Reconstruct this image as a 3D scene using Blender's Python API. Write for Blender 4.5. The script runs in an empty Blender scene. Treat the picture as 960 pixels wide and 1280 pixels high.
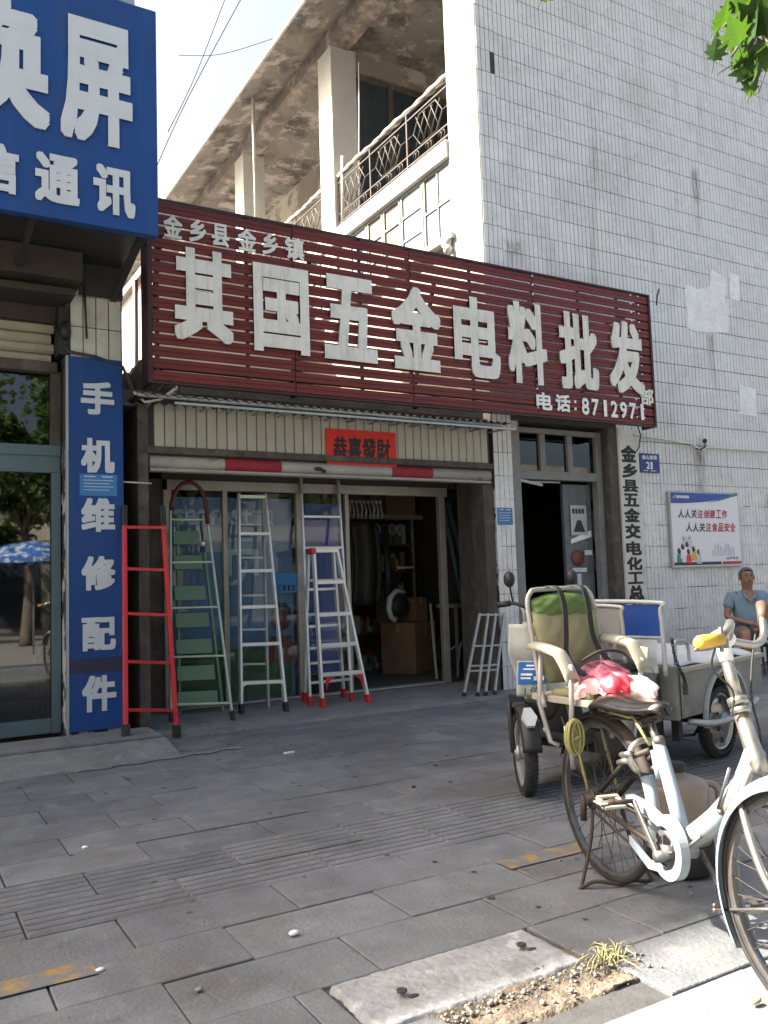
import bpy, bmesh, math, random
from mathutils import Matrix, Vector
random.seed(7)
S = bpy.context.scene
COL = S.collection
R = math.radians
PI = math.pi
# ------------------------------------------------------------------ camera
cam_d = bpy.data.cameras.new('camera'); cam = bpy.data.objects.new('camera', cam_d); COL.objects.link(cam)
cam_d.sensor_fit = 'HORIZONTAL'; cam_d.sensor_width = 36; cam_d.lens = 36*1070.19/960
cam_d.clip_start = .05; cam_d.clip_end = 2000
yaw, pit, rol = 0.529727343, 0.0802747973, -0.0325303724
fw = Vector((math.sin(yaw)*math.cos(pit), math.cos(yaw)*math.cos(pit), math.sin(pit)))
rt = Vector((math.cos(yaw), -math.sin(yaw), 0)); up = rt.cross(fw)
r2 = math.cos(rol)*rt+math.sin(rol)*up; u2 = -math.sin(rol)*rt+math.cos(rol)*up
mc = Matrix((r2, u2, -fw)).transposed().to_4x4(); mc.translation = (0, 0, 1.25)
cam.matrix_world = mc
S.camera = cam
# ------------------------------------------------------------------ sky, sun, exposure
SUN = Vector((-.9, .59, 1)).normalized()
w = bpy.data.worlds.new('World'); S.world = w; w.use_nodes = True
nt = w.node_tree; bg = nt.nodes['Background']
sky = nt.nodes.new('ShaderNodeTexSky'); sky.sky_type = 'NISHITA'; sky.sun_disc = False
sky.sun_elevation = math.asin(SUN.z); sky.sun_rotation = math.atan2(SUN.x, SUN.y)
sky.air_density = 1.0; sky.dust_density = 10.0; sky.ozone_density = .3
nt.links.new(sky.outputs[0], bg.inputs[0]); bg.inputs[1].default_value = .076
sl = bpy.data.lights.new('sun', 'SUN'); sl.energy = 5; sl.angle = R(.9); sl.color = (1, .93, .82)
so = bpy.data.objects.new('sun', sl); COL.objects.link(so); so.rotation_euler = (-SUN).to_track_quat('-Z', 'Y').to_euler()
S.view_settings.view_transform = 'Standard'; S.view_settings.look = 'None'
S.view_settings.exposure = 2.5; S.view_settings.gamma = 1
try: S.view_settings.use_white_balance = True; S.view_settings.white_balance_temperature = 6500; S.view_settings.white_balance_tint = 10
except Exception: pass
try: S.cycles.max_bounces = 8; S.cycles.transparent_max_bounces = 12
except Exception: pass

# ------------------------------------------------------------------ materials
def mat(name, col, rough=.6, metal=0, var=.18, scale=6, bump=.0, bscale=40, dirt=None, rnd=0, spec=.5, stretch=(1,1,1), alpha=None, coat=0, world=False):
    m = bpy.data.materials.new(name); m.use_nodes = True; n = m.node_tree.nodes; l = m.node_tree.links
    b = n['Principled BSDF']
    b.inputs['Roughness'].default_value = rough; b.inputs['Metallic'].default_value = metal
    b.inputs['Specular IOR Level'].default_value = spec
    if coat: b.inputs['Coat Weight'].default_value = coat
    if world: src = n.new('ShaderNodeNewGeometry').outputs['Position']
    else: src = n.new('ShaderNodeTexCoord').outputs['Object']
    mp = n.new('ShaderNodeMapping'); mp.inputs['Scale'].default_value = stretch; l.new(src, mp.inputs[0])
    nz = n.new('ShaderNodeTexNoise'); nz.inputs['Scale'].default_value = scale; nz.inputs['Detail'].default_value = 7; nz.inputs['Roughness'].default_value = .62
    l.new(mp.outputs[0], nz.inputs[0])
    mr = n.new('ShaderNodeMapRange'); mr.inputs[1].default_value = .3; mr.inputs[2].default_value = .7
    mr.inputs[3].default_value = 1-var; mr.inputs[4].default_value = 1+var; l.new(nz.outputs[0], mr.inputs[0])
    c = n.new('ShaderNodeMix'); c.data_type = 'RGBA'; c.blend_type = 'MULTIPLY'; c.inputs[0].default_value = 1
    c.inputs[6].default_value = (*col, 1); l.new(mr.outputs[0], c.inputs[7]); out = c.outputs[2]
    if rnd:
        oi = n.new('ShaderNodeObjectInfo'); m2 = n.new('ShaderNodeMapRange'); m2.inputs[3].default_value = 1-rnd; m2.inputs[4].default_value = 1+rnd
        l.new(oi.outputs['Random'], m2.inputs[0])
        c2 = n.new('ShaderNodeMix'); c2.data_type = 'RGBA'; c2.blend_type = 'MULTIPLY'; c2.inputs[0].default_value = 1
        l.new(out, c2.inputs[6]); l.new(m2.outputs[0], c2.inputs[7]); out = c2.outputs[2]
    for d in (dirt or []):
        dc, amt, ds, lo, hi = d[:5]; st = d[5] if len(d) > 5 else (1, 1, 1)
        mp2 = n.new('ShaderNodeMapping'); mp2.inputs['Scale'].default_value = st; mp2.inputs['Location'].default_value = (3.1*ds, 1.7, .4); l.new(src, mp2.inputs[0])
        z = n.new('ShaderNodeTexNoise'); z.inputs['Scale'].default_value = ds; z.inputs['Detail'].default_value = 8; z.inputs['Roughness'].default_value = .65; l.new(mp2.outputs[0], z.inputs[0])
        q = n.new('ShaderNodeMapRange'); q.inputs[1].default_value = lo; q.inputs[2].default_value = hi; q.inputs[3].default_value = 0; q.inputs[4].default_value = amt; l.new(z.outputs[0], q.inputs[0])
        fac = q.outputs[0]
        if len(d) > 6:   # height window: (z where full, z where none)
            sp = n.new('ShaderNodeSeparateXYZ'); l.new(src, sp.inputs[0]); h = n.new('ShaderNodeMapRange')
            h.inputs[1].default_value = d[6][0]; h.inputs[2].default_value = d[6][1]; h.inputs[3].default_value = 1; h.inputs[4].default_value = 0; l.new(sp.outputs[2], h.inputs[0])
            mu = n.new('ShaderNodeMath'); mu.operation = 'MULTIPLY'; l.new(fac, mu.inputs[0]); l.new(h.outputs[0], mu.inputs[1]); fac = mu.outputs[0]
        c3 = n.new('ShaderNodeMix'); c3.data_type = 'RGBA'; l.new(fac, c3.inputs[0]); l.new(out, c3.inputs[6]); c3.inputs[7].default_value = (*dc, 1); out = c3.outputs[2]
    l.new(out, b.inputs['Base Color'])
    rr = n.new('ShaderNodeMapRange'); rr.inputs[3].default_value = max(0, rough-.12); rr.inputs[4].default_value = min(1, rough+.12); l.new(nz.outputs[0], rr.inputs[0]); l.new(rr.outputs[0], b.inputs['Roughness'])
    if bump:
        z = n.new('ShaderNodeTexNoise'); z.inputs['Scale'].default_value = bscale; z.inputs['Detail'].default_value = 6; l.new(mp.outputs[0], z.inputs[0])
        bp = n.new('ShaderNodeBump'); bp.inputs['Strength'].default_value = bump; bp.inputs['Distance'].default_value = .02; l.new(z.outputs[0], bp.inputs['Height']); l.new(bp.outputs[0], b.inputs['Normal'])
    return m

def glass_mat(name, tint=(.8, .85, .85), refl=1.0, haze=0.0):
    m = bpy.data.materials.new(name); m.use_nodes = True; n = m.node_tree.nodes; l = m.node_tree.links
    n.remove(n['Principled BSDF']); o = n['Material Output']
    t = n.new('ShaderNodeBsdfTransparent'); t.inputs[0].default_value = (*tint, 1)
    g = n.new('ShaderNodeBsdfGlossy'); g.inputs['Roughness'].default_value = .02; g.inputs[0].default_value = (.95, .97, 1, 1)
    f = n.new('ShaderNodeFresnel'); f.inputs[0].default_value = 1.6
    mu = n.new('ShaderNodeMath'); mu.operation = 'MULTIPLY'; mu.inputs[1].default_value = refl; mu.use_clamp = True; l.new(f.outputs[0], mu.inputs[0])
    mx = n.new('ShaderNodeMixShader'); l.new(mu.outputs[0], mx.inputs[0]); l.new(t.outputs[0], mx.inputs[1]); l.new(g.outputs[0], mx.inputs[2]); last = mx
    if haze:
        d = n.new('ShaderNodeBsdfDiffuse'); d.inputs[0].default_value = (.5, .5, .48, 1)
        z = n.new('ShaderNodeTexNoise'); z.inputs['Scale'].default_value = 5; z.inputs['Detail'].default_value = 6
        q = n.new('ShaderNodeMath'); q.operation = 'MULTIPLY'; q.inputs[1].default_value = haze; l.new(z.outputs[0], q.inputs[0])
        m2 = n.new('ShaderNodeMixShader'); l.new(q.outputs[0], m2.inputs[0]); l.new(mx.outputs[0], m2.inputs[1]); l.new(d.outputs[0], m2.inputs[2]); last = m2
    l.new(last.outputs[0], o.inputs[0])
    return m

STAIN = (.06, .05, .04)
def stain_mat(name, col):
    m = bpy.data.materials.new(name); m.use_nodes = True; n = m.node_tree.nodes; l = m.node_tree.links; b = n['Principled BSDF']; b.inputs['Base Color'].default_value = (*col, 1); b.inputs['Roughness'].default_value = .8
    t = n.new('ShaderNodeTexCoord'); s = n.new('ShaderNodeSeparateXYZ'); l.new(t.outputs['Generated'], s.inputs[0])
    mp = n.new('ShaderNodeMapping'); mp.inputs['Scale'].default_value = (30, 1, 5); l.new(t.outputs['Object'], mp.inputs[0])
    z = n.new('ShaderNodeTexNoise'); z.inputs['Scale'].default_value = 1.0; z.inputs['Detail'].default_value = 6; l.new(mp.outputs[0], z.inputs[0])
    def mth(op, a, c):
        q = n.new('ShaderNodeMath'); q.operation = op; q.use_clamp = True
        for i, v in enumerate((a, c)):
            if isinstance(v, (int, float)): q.inputs[i].default_value = v
            else: l.new(v, q.inputs[i])
        return q.outputs[0]
    x = mth('MULTIPLY', mth('SUBTRACT', 1, s.outputs[0]), s.outputs[0]); x = mth('MULTIPLY', x, 4)
    e = mth('MULTIPLY', x, mth('MULTIPLY', mth('SUBTRACT', 1.02, s.outputs[2]), 8)); e = mth('MULTIPLY', e, s.outputs[2])
    f = mth('MULTIPLY', e, mth('MULTIPLY', mth('SUBTRACT', z.outputs[0], .38), 2.6))
    l.new(f, b.inputs['Alpha']); return m
MT = dict(
 paving=mat('paving', (.13, .138, .147), .72, 0, .24, 5, .35, 60, [((.06, .062, .064), .8, .9, .48, .7), ((.2, .2, .19), .6, 9, .55, .72), ((.10,.085,.065), .6, 2.3, .54, .72), ((.04, .04, .04), .6, 30, .62, .72)], rnd=.16, world=True),
 grout_and_groove_shade=mat('grout_and_groove_shade', (.045, .045, .045), .9, 0, .3, 10, .3, 50),
 street=mat('street', (.19, .185, .175), .85, 0, .15, .5, .1, 30),
 yellow=mat('yellow_paint', (.24, .16, .06), .8, 0, .3, 12, .2, 60, [((.13, .132, .135), 1, 14, .42, .52)], world=True),
 conc=mat('concrete', (.17, .17, .163), .85, 0, .2, 4, .4, 30, [((.1, .1, .1), .7, 2, .5, .7), ((.33, .32, .3), .5, 9, .55, .7)], world=True),
 roughconc=mat('rough_concrete', (.27, .275, .28), .9, 0, .2, 7, .6, 34, [((.16, .155, .15), .7, 5, .52, .7), ((.48,.48,.47), .6, 12, .52, .68)], world=True),
 soil=mat('soil', (.14, .11, .08), .95, 0, .4, 14, 1.0, 40, [((.07, .055, .04), .8, 6, .5, .65)], world=True),
 tile=mat('wall_tile', (.60, .62, .61), .28, 0, .05, 3, .05, 8, [((.40, .40, .38), .6, .9, .48, .72), ((.2, .17, .12), .6, 1.1, .57, .76, (3, 1, .35)), ((.3, .28, .24), .5, 7, .6, .72), ((.66, .66, .65), .9, 3.5, .47, .53, (1,1,1), (2.2, 2.5))], rnd=.08, world=True),
 joint=mat('tile_joint', (.04, .04, .038), .9, 0, .2, 20, .2, 60, [((.60, .60, .59), .95, 3.2, .47, .53, (1,1,1), (2.2, 2.5))], world=True),
 oldtile=mat('old_tile', (.50, .50, .44), .4, 0, .12, 5, .1, 10, [((.25, .22, .17), .6, 6, .5, .75)], rnd=.06, world=True),
 stucco=mat('stucco', (.43, .42, .39), .85, 0, .06, 3, .2, 30, [((.5, .42, .33), .6, 2.5, .58, .75)], world=True),
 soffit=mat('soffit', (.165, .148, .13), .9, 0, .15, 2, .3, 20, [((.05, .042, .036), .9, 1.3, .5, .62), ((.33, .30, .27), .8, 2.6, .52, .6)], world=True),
 plaster=mat('gallery_plaster', (.22, .19, .165), .9, 0, .15, 2, .3, 20, [((.42, .38, .33), .8, 1.1, .5, .54), ((.12, .1, .08), .6, 2.2, .62, .7)], world=True),
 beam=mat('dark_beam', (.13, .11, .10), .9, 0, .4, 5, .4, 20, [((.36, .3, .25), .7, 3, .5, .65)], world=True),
 redslat=mat('red_slat', (.125, .018, .015), .42, 0, .18, 3, .08, 30, [((.05, .015, .014), .7, 2.5, .5, .75, (1, 1, 3))], rnd=.1, spec=.4),
 redframe=mat('red_frame', (.03, .007, .007), .5, 0, .2, 4),
 letter=mat('letter_plastic', (.64, .64, .59), .5, 0, .06, 4, .03, 30, [((.3, .3, .26), .45, 5, .52, .75), ((.3, .28, .24), .45, 6, .5, .7, (4, 1, .5))], world=True),
 letteredge=mat('letter_edge', (.16, .16, .15), .6),
 blue=mat('blue_sign', (.01, .055, .205), .6, 0, .12, 1.6, .03, 20, [((.03, .045, .10), .5, 1.4, .52, .8), ((.06, .075, .11), .35, 3, .5, .75, (4, 1, .4))], spec=.3, world=True),
 bluesilver=mat('silver_letter', (.50, .54, .56), .4, 0, .06, 4),
 wood=mat('old_wood', (.075, .062, .05), .85, 0, .35, 4, .5, 30, [((.15, .135, .115), .7, 5, .52, .7)], stretch=(6, 6, 1), world=True),
 darkmetal=mat('dark_metal', (.03, .03, .03), .55, 0, .3, 8, .1, 40),
 cream=mat('cream_panel', (.39, .38, .32), .5, 0, .08, 5, .05, 20, [((.2, .17, .12), .55, 5, .58, .8, (1, 1, .3))], rnd=.06, world=True),
 shutter=mat('shutter_metal', (.36, .33, .25), .5, 0, .1, 5, .05, 20, [((.2, .16, .1), .6, 4, .55, .75)], world=True),
 roller=mat('roller_metal', (.32, .31, .275), .5, 0, .12, 6, .1, 20, [((.15, .1, .06), .8, 6, .58, .7)], world=True),
 redpaper=mat('red_paper', (.62, .03, .02), .7, 0, .08, 6), oldred=mat('old_red_paper', (.26, .02, .03), .8, 0, .2, 8),
 cement=mat('new_cement', (.66, .69, .70), .8, 0, .1, 5, .5, 22, [((.62, .63, .63), .7, 9, .5, .6), ((.3, .3, .3), .5, 14, .58, .7)], world=True), stain=stain_mat('wall_stain', (.10, .075, .05)), tan=mat('tan_panel', (.19, .19, .18), .45, 0, .08, 4),
 black=mat('black', (.012, .012, .012), .55, 0, .2, 10), ink=mat('ink', (.02, .02, .02), .7, 0, .1, 20),
 rubber=mat('rubber', (.022, .022, .022), .8, 0, .3, 20, .2, 80, [((.06, .055, .05), .35, 12, .5, .7)]),
 alu=mat('aluminium', (.66, .68, .67), .38, .55, .08, 8, .03, 60),
 aludull=mat('dull_aluminium', (.36, .38, .38), .45, .5, .12, 8), framealu=mat('frame_aluminium', (.33, .31, .27), .45, .4, .15, 6, .05, 30),
 redpaint=mat('red_paint', (.52, .02, .03), .38, 0, .1, 8, .03, 40, spec=.6), greenpaint=mat('green_paint', (.42, .52, .40), .45, 0, .08, 8),
 greenstep=mat('green_step', (.12, .21, .13), .5, 0, .12, 6), redplastic=mat('red_plastic', (.45, .015, .02), .4, 0, .1, 8), maroon=mat('maroon_hose', (.10, .01, .015), .5),
 teal=mat('teal_frame', (.085, .135, .145), .5, 0, .12, 5), doorblue=mat('door_blue_grey', (.10, .12, .13), .55, 0, .3, 5, .1, 30, [((.2, .21, .2), .6, 6, .55, .7)], world=True),
 doorframe=mat('grey_door_frame', (.19, .20, .195), .6, 0, .15, 6, .1, 30, [((.1, .1, .1), .5, 6, .55, .7)], world=True),
 oppwall=mat('opposite_wall', (.17, .16, .14), .85, 0, .3, .8, world=True), darkwood=mat('dark_wood', (.035, .028, .022), .8, 0, .3, 6, .3, 30, world=True),
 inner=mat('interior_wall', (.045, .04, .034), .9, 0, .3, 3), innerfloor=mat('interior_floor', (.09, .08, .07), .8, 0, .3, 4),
 carton=mat('cardboard', (.21, .125, .07), .85, 0, .15, 5, .1, 30, rnd=.15), tape=mat('tape', (.32, .2, .11), .4),
 glass=glass_mat('window_glass', (.92, .94, .94), .4), glassdark=glass_mat('shop_glass', (.3, .33, .33), 1.6), glasshazy=glass_mat('dusty_glass', (.6, .62, .6), 1.5, .12),
 whitepaint=mat('white_paint', (.78, .78, .76), .5, 0, .05, 4, .03, 30, [((.4, .36, .3), .5, 6, .6, .75)], world=True),
 ironrail=mat('rail_iron', (.045, .034, .028), .7, 0, .2, 8), wrap=mat('rail_cloth', (.40, .37, .33), .85, 0, .15, 8, .4, 30),
 bikewhite=mat('bicycle_white_paint', (.25, .31, .36), .33, .0, .1, 9, .03, 60, [((.22, .15, .09), .85, 11, .56, .66), ((.30, .29, .27), .6, 3.5, .5, .65)], coat=.2), chrome=mat('chrome', (.46, .43, .38), .3, .9, .12, 12),
 dustychrome=mat('worn_chrome', (.17, .165, .16), .4, .7, .2, 14, .05, 60, [((.16, .09, .05), .8, 14, .55, .7)]),
 rust=mat('rusty_steel', (.055, .042, .034), .7, .3, .3, 14), seatleather=mat('saddle_leather', (.008, .007, .007), .22, 0, .2, 10, .04, 40, spec=.6),
 grip=mat('yellow_grip', (.62, .38, .05), .5, 0, .1, 12), gripbrown=mat('brown_grip', (.085, .05, .03), .6),
 childpad=mat('olive_pad', (.23, .225, .125), .8, 0, .1, 6, .35, 18), childtop=mat('green_pad', (.085, .15, .035), .75, 0, .1, 6, .3, 18), strap=mat('black_strap', (.012, .012, .013), .7),
 armrest=mat('cream_plastic', (.30, .285, .22), .4, 0, .08, 6, .02, 20, [((.3, .26, .18), .5, 6, .58, .75)]), tubegrey=mat('grey_tube', (.36, .35, .33), .45, .3, .1, 10),
 boardw=mat('pale_board', (.28, .26, .21), .7, 0, .1, 4, .1, 30), rope=mat('yellow_rope', (.30, .28, .11), .85, 0, .2, 30, .4, 200),
 bagred=mat('red_bag', (.62, .03, .045), .45, 0, .1, 8, .3, 14), bagpink=mat('pink_bag', (.78, .42, .40), .5, 0, .25, 7, .6, 12, [((.8, .74, .7), .9, 5, .5, .54)]), bagmaroon=mat('maroon_bag', (.17, .045, .07), .55, 0, .2, 6, .6, 14),
 jug=mat('jug_plastic', (.25, .20, .155), .35, 0, .2, 5, .05, 12, [((.2, .15, .1), .5, 5, .55, .7)]), trikegrey=mat('trike_grey', (.19, .195, .18), .45, 0, .12, 5, .03, 20, [((.13, .10, .07), .7, 4, .52, .68), ((.08, .07, .06), .7, 16, .6, .7), ((.3, .3, .29), .5, 8, .55, .7)]),
 trikeblue=mat('trike_blue', (.015, .055, .24), .4, 0, .1, 4), trikewhite=mat('trike_white', (.38, .40, .41), .4, 0, .08, 6), cover=mat('plastic_cover', (.42, .45, .48), .35, 0, .12, 5, .6, 8),
 bagblue=mat('blue_print', (.015, .12, .36), .5, 0, .1, 8), bagwhite=mat('white_bag', (.36, .38, .33), .5, 0, .1, 8, .4, 12), orange=mat('orange_lens', (.4, .12, .03), .3), mirror=mat('mirror_glass', (.3, .3, .3), .1, .9, .05, 4),
 lightblue=mat('light_blue_sticker', (.03, .17, .38), .5, 0, .1, 12), plateblue=mat('plate_blue', (.012, .03, .17), .4), white=mat('white_print', (.72, .72, .72), .5, 0, .03, 4),
 posterw=mat('poster_white', (.68, .69, .71), .35, 0, .02, 3), navy=mat('poster_navy', (.02, .06, .30), .4), pgreen=mat('poster_green', (.03, .22, .16), .4), pred=mat('poster_red', (.4, .02, .06), .5), pdark=mat('poster_dark', (.02, .02, .05), .5), pgrey=mat('poster_grey', (.5,.53,.56), .5),
 boardwhite=mat('board_white', (.56, .55, .50), .7, 0, .08, 5, .1, 20, [((.3, .29, .25), .6, 5, .55, .75)], world=True),
 skin=mat('skin', (.24, .125, .08), .5, 0, .1, 12), shirt=mat('blue_shirt', (.16, .235, .30), .85, 0, .1, 8, .2, 30), shorts=mat('grey_shorts', (.12, .12, .11), .85), hair=mat('grey_hair', (.085, .082, .08), .9, 0, .3, 60), lips=mat('dark_lips', (.10, .04, .035), .6), eye=mat('dark_eye', (.02, .015, .012), .3),
 leaf=mat('leaf', (.02, .055, .01), .45, 0, .25, 3, rnd=.25), bark=mat('bark', (.12, .10, .08), .9, 0, .3, 8, .8, 20), crownleaf=mat('crown_leaf', (.05, .09, .025), .6, 0, .35, 1.5, world=True),
 farwall=mat('far_wall', (.40, .36, .30), .85, 0, .1, .7, world=True), farroof=mat('far_roof', (.25, .12, .08), .8), farglass=mat('far_glass', (.03, .04, .05), .1),
 bannerblue=mat('window_banner', (.09, .19, .34), .6, 0, .35, 1.2), bannergrey=mat('banner_letter', (.4, .5, .58), .6), bannergreen=mat('banner_green', (.05, .12, .05), .6, 0, .3, 3), bannerred=mat('banner_red', (.16,.05,.04), .6),
 hinge=mat('dark_latch', (.02, .02, .02), .5), grass=mat('weed', (.30, .29, .13), .7), pebble=mat('pebble', (.22, .20, .17), .8), litter=mat('litter', (.7, .7, .68), .6),
 umb=mat('umbrella_blue', (.02, .09, .30), .7, 0, .3, 4, dirt=[((.5, .6, .7), .8, 7, .5, .55)]), roof=mat('roof_sheet', (.16, .15, .14), .8, 0, .2, 3), jointc=mat('cable', (.55, .53, .48), .6), wire=mat('wire', (.03, .03, .03), .6),
 curtain=mat('curtain', (.30, .24, .18), .8), windowwhite=mat('bright_pane', (.26, .32, .37), .15, 0, .05, 3), browncloth=mat('brown_pane', (.10, .08, .065), .6, 0, .15, 4),
)
# the leaf lets light through
for k in ('leaf', 'crownleaf'):
    m = MT[k]; n = m.node_tree.nodes; l = m.node_tree.links; b = n['Principled BSDF']; o = n['Material Output']
    tr = n.new('ShaderNodeBsdfTranslucent'); tr.inputs[0].default_value = (.055, .12, .01, 1) if k == 'leaf' else (.12, .2, .03, 1)
    mx = n.new('ShaderNodeMixShader'); mx.inputs[0].default_value = .45
    l.new(b.outputs[0], mx.inputs[1]); l.new(tr.outputs[0], mx.inputs[2]); l.new(mx.outputs[0], o.inputs[0])

# ------------------------------------------------------------------ mesh builder
class MB:
    def __init__(s): s.v = []; s.f = []; s.mi = []; s.cur = 0; s.sm = []
    def add(s, vs, fs, smooth=False):
        k = len(s.v); s.v += [tuple(v) for v in vs]
        for f in fs: s.f.append([i+k for i in f]); s.mi.append(s.cur); s.sm.append(smooth)
        return s
    def box(s, x0, x1, y0, y1, z0, z1):
        vs = [(x, y, z) for z in (z0, z1) for y in (y0, y1) for x in (x0, x1)]
        return s.add(vs, [(0, 2, 3, 1), (4, 5, 7, 6), (0, 1, 5, 4), (2, 6, 7, 3), (0, 4, 6, 2), (1, 3, 7, 5)])
    def cbox(s, x0, x1, y0, y1, z0, z1, c):      # box with chamfered -Y face edges
        vs = [(x0, y1, z0), (x1, y1, z0), (x1, y1, z1), (x0, y1, z1), (x0, y0+c, z0), (x1, y0+c, z0), (x1, y0+c, z1), (x0, y0+c, z1), (x0+c, y0, z0+c), (x1-c, y0, z0+c), (x1-c, y0, z1-c), (x0+c, y0, z1-c)]
        return s.add(vs, [(8, 9, 10, 11), (4, 5, 9, 8), (5, 6, 10, 9), (6, 7, 11, 10), (7, 4, 8, 11), (0, 1, 5, 4), (1, 2, 6, 5), (2, 3, 7, 6), (3, 0, 4, 7)])
    def bar(s, p, q, a, b=None, up=(0, 0, 1), ch=0):
        p = Vector(p); q = Vector(q); d = (q-p).normalized(); b = b or a
        u = Vector(up); u = u-d*u.dot(d)
        if u.length < 1e-4: u = Vector((0, 1, 0)); u = u-d*u.dot(d)
        u.normalize(); r = d.cross(u)
        if ch:
            prof = [(-a/2+ch, -b/2), (a/2-ch, -b/2), (a/2, -b/2+ch), (a/2, b/2-ch), (a/2-ch, b/2), (-a/2+ch, b/2), (-a/2, b/2-ch), (-a/2, -b/2+ch)]
        else: prof = [(-a/2, -b/2), (a/2, -b/2), (a/2, b/2), (-a/2, b/2)]
        n = len(prof); vs = [o+r*x+u*y for o in (p, q) for x, y in prof]
        return s.add(vs, [tuple(range(n))[::-1], tuple(range(n, 2*n))]+[(i, (i+1) % n, n+(i+1) % n, n+i) for i in range(n)])
    def tube(s, pts, r, n=8, closed=False, caps=True):
        pts = [Vector(p) for p in pts]; m = len(pts)
        rs = r if isinstance(r, (list, tuple)) else [r]*m
        vs = []; prev = None
        for i, p in enumerate(pts):
            if closed: d = pts[(i+1) % m]-pts[i-1]
            else: d = pts[min(i+1, m-1)]-pts[max(i-1, 0)]
            d = d.normalized() if d.length > 1e-9 else Vector((0, 0, 1))
            if prev is None:
                u = Vector((0, 0, 1)) if abs(d.z) < .9 else Vector((1, 0, 0))
            else: u = prev
            u = (u-d*u.dot(d)).normalized(); prev = u; w_ = d.cross(u)
            for k in range(n):
                a = 2*PI*k/n; vs.append(p+(u*math.cos(a)+w_*math.sin(a))*rs[i])
        fs = []
        for i in range(m if closed else m-1):
            j = (i+1) % m
            for k in range(n): fs.append((i*n+k, i*n+(k+1) % n, j*n+(k+1) % n, j*n+k))
        if caps and not closed: fs += [tuple(range(n))[::-1], tuple(range((m-1)*n, m*n))]
        return s.add(vs, fs, True)
    def lathe(s, c, axis, prof, n=16, arc=(0, 2*PI)):
        # prof: list of (radius, offset along axis)
        ax = Vector(axis).normalized(); u = Vector((0, 0, 1)) if abs(ax.z) < .9 else Vector((1, 0, 0)); u = (u-ax*u.dot(ax)).normalized(); w_ = ax.cross(u); c = Vector(c)
        full = abs(arc[1]-arc[0]-2*PI) < 1e-6; nn = n if full else n+1; vs = []
        for r, h in prof:
            for k in range(nn):
                a = arc[0]+(arc[1]-arc[0])*k/n; vs.append(c+ax*h+(u*math.cos(a)+w_*math.sin(a))*r)
        fs = []
        for i in range(len(prof)-1):
            for k in range(n): fs.append((i*nn+k, i*nn+(k+1) % nn, (i+1)*nn+(k+1) % nn, (i+1)*nn+k))
        return s.add(vs, fs, True)
    def ball(s, c, r, n=10, m=7, sc=(1, 1, 1)):
        c = Vector(c); vs = [c+Vector((0, 0, r*sc[2]))]
        for i in range(1, m):
            t = PI*i/m
            for k in range(n): a = 2*PI*k/n; vs.append(c+Vector((r*sc[0]*math.sin(t)*math.cos(a), r*sc[1]*math.sin(t)*math.sin(a), r*sc[2]*math.cos(t))))
        vs.append(c-Vector((0, 0, r*sc[2]))); fs = [(0, 1+k, 1+(k+1) % n) for k in range(n)]
        for i in range(m-2):
            for k in range(n): a = 1+i*n; fs.append((a+k, a+n+k, a+n+(k+1) % n, a+(k+1) % n))
        a = 1+(m-2)*n; fs += [(a+k, len(vs)-1, a+(k+1) % n) for k in range(n)]
        return s.add(vs, fs, True)
    def prism(s, poly, d, smooth=False):
        poly = [Vector(p) for p in poly]; d = Vector(d); n = len(poly)
        vs = poly+[p+d for p in poly]
        return s.add(vs, [tuple(range(n))[::-1], tuple(range(n, 2*n))]+[(i, (i+1) % n, n+(i+1) % n, n+i) for i in range(n)], smooth)
    def quad(s, a, b, c, d): return s.add([a, b, c, d], [(0, 1, 2, 3)])
    def grid(s, fn, nu, nv, smooth=True):
        vs = [fn(i/nu, j/nv) for j in range(nv+1) for i in range(nu+1)]
        return s.add(vs, [(j*(nu+1)+i, j*(nu+1)+i+1, (j+1)*(nu+1)+i+1, (j+1)*(nu+1)+i) for j in range(nv) for i in range(nu)], smooth)
    def mesh(s, name, m):
        me = bpy.data.meshes.new(name); me.from_pydata(s.v, [], s.f)
        ms = m if isinstance(m, (list, tuple)) else [m]
        for x in ms: me.materials.append(MT[x] if isinstance(x, str) else x)
        me.polygons.foreach_set('material_index', s.mi); me.polygons.foreach_set('use_smooth', s.sm)
        bm = bmesh.new(); bm.from_mesh(me); bmesh.ops.recalc_face_normals(bm, faces=bm.faces); bm.to_mesh(me); bm.free()
        return me
    def build(s, name, m, parent=None, bevel=0, solid=0, label=None, sub=0, kind=None):
        if parent is not None and parent.get('o0') is not None:
            o0 = Vector(parent['o0']); s.v = [tuple(Vector(v)-o0) for v in s.v]
        me = s.mesh(name, m); o = bpy.data.objects.new(name, me); COL.objects.link(o)
        if parent is not None: o.parent = parent
        if bevel: b = o.modifiers.new('bevel', 'BEVEL'); b.width = bevel; b.segments = 2; b.limit_method = 'ANGLE'; b.angle_limit = R(40)
        if solid: b = o.modifiers.new('solid', 'SOLIDIFY'); b.thickness = solid
        if sub: b = o.modifiers.new('sub', 'SUBSURF'); b.levels = sub; b.render_levels = sub
        if label: o['label'] = label
        if kind: o['kind'] = kind
        return o
def tag(o, label, cat, group=None):
    o['label'] = label; o['category'] = cat
    if group: o['group'] = group
    return o
def thing(name, label, cat, loc=(0, 0, 0), rz=0, group=None, world=True):
    # world=True: parts are written in world coordinates (o0 is taken off); False: in the thing's own frame
    o = bpy.data.objects.new(name, None); COL.objects.link(o); o.empty_display_size = .1; o.location = loc; o.rotation_euler = (0, 0, rz)
    if world and rz == 0: o['o0'] = tuple(loc)
    return tag(o, label, cat, group)
def sub_o0(part, parent):      # lets a part act as a parent for world-written sub-parts
    if parent.get('o0') is not None: part['o0'] = tuple(parent['o0'])
    return part
def struct(o): o['kind'] = 'structure'; return o
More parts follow.
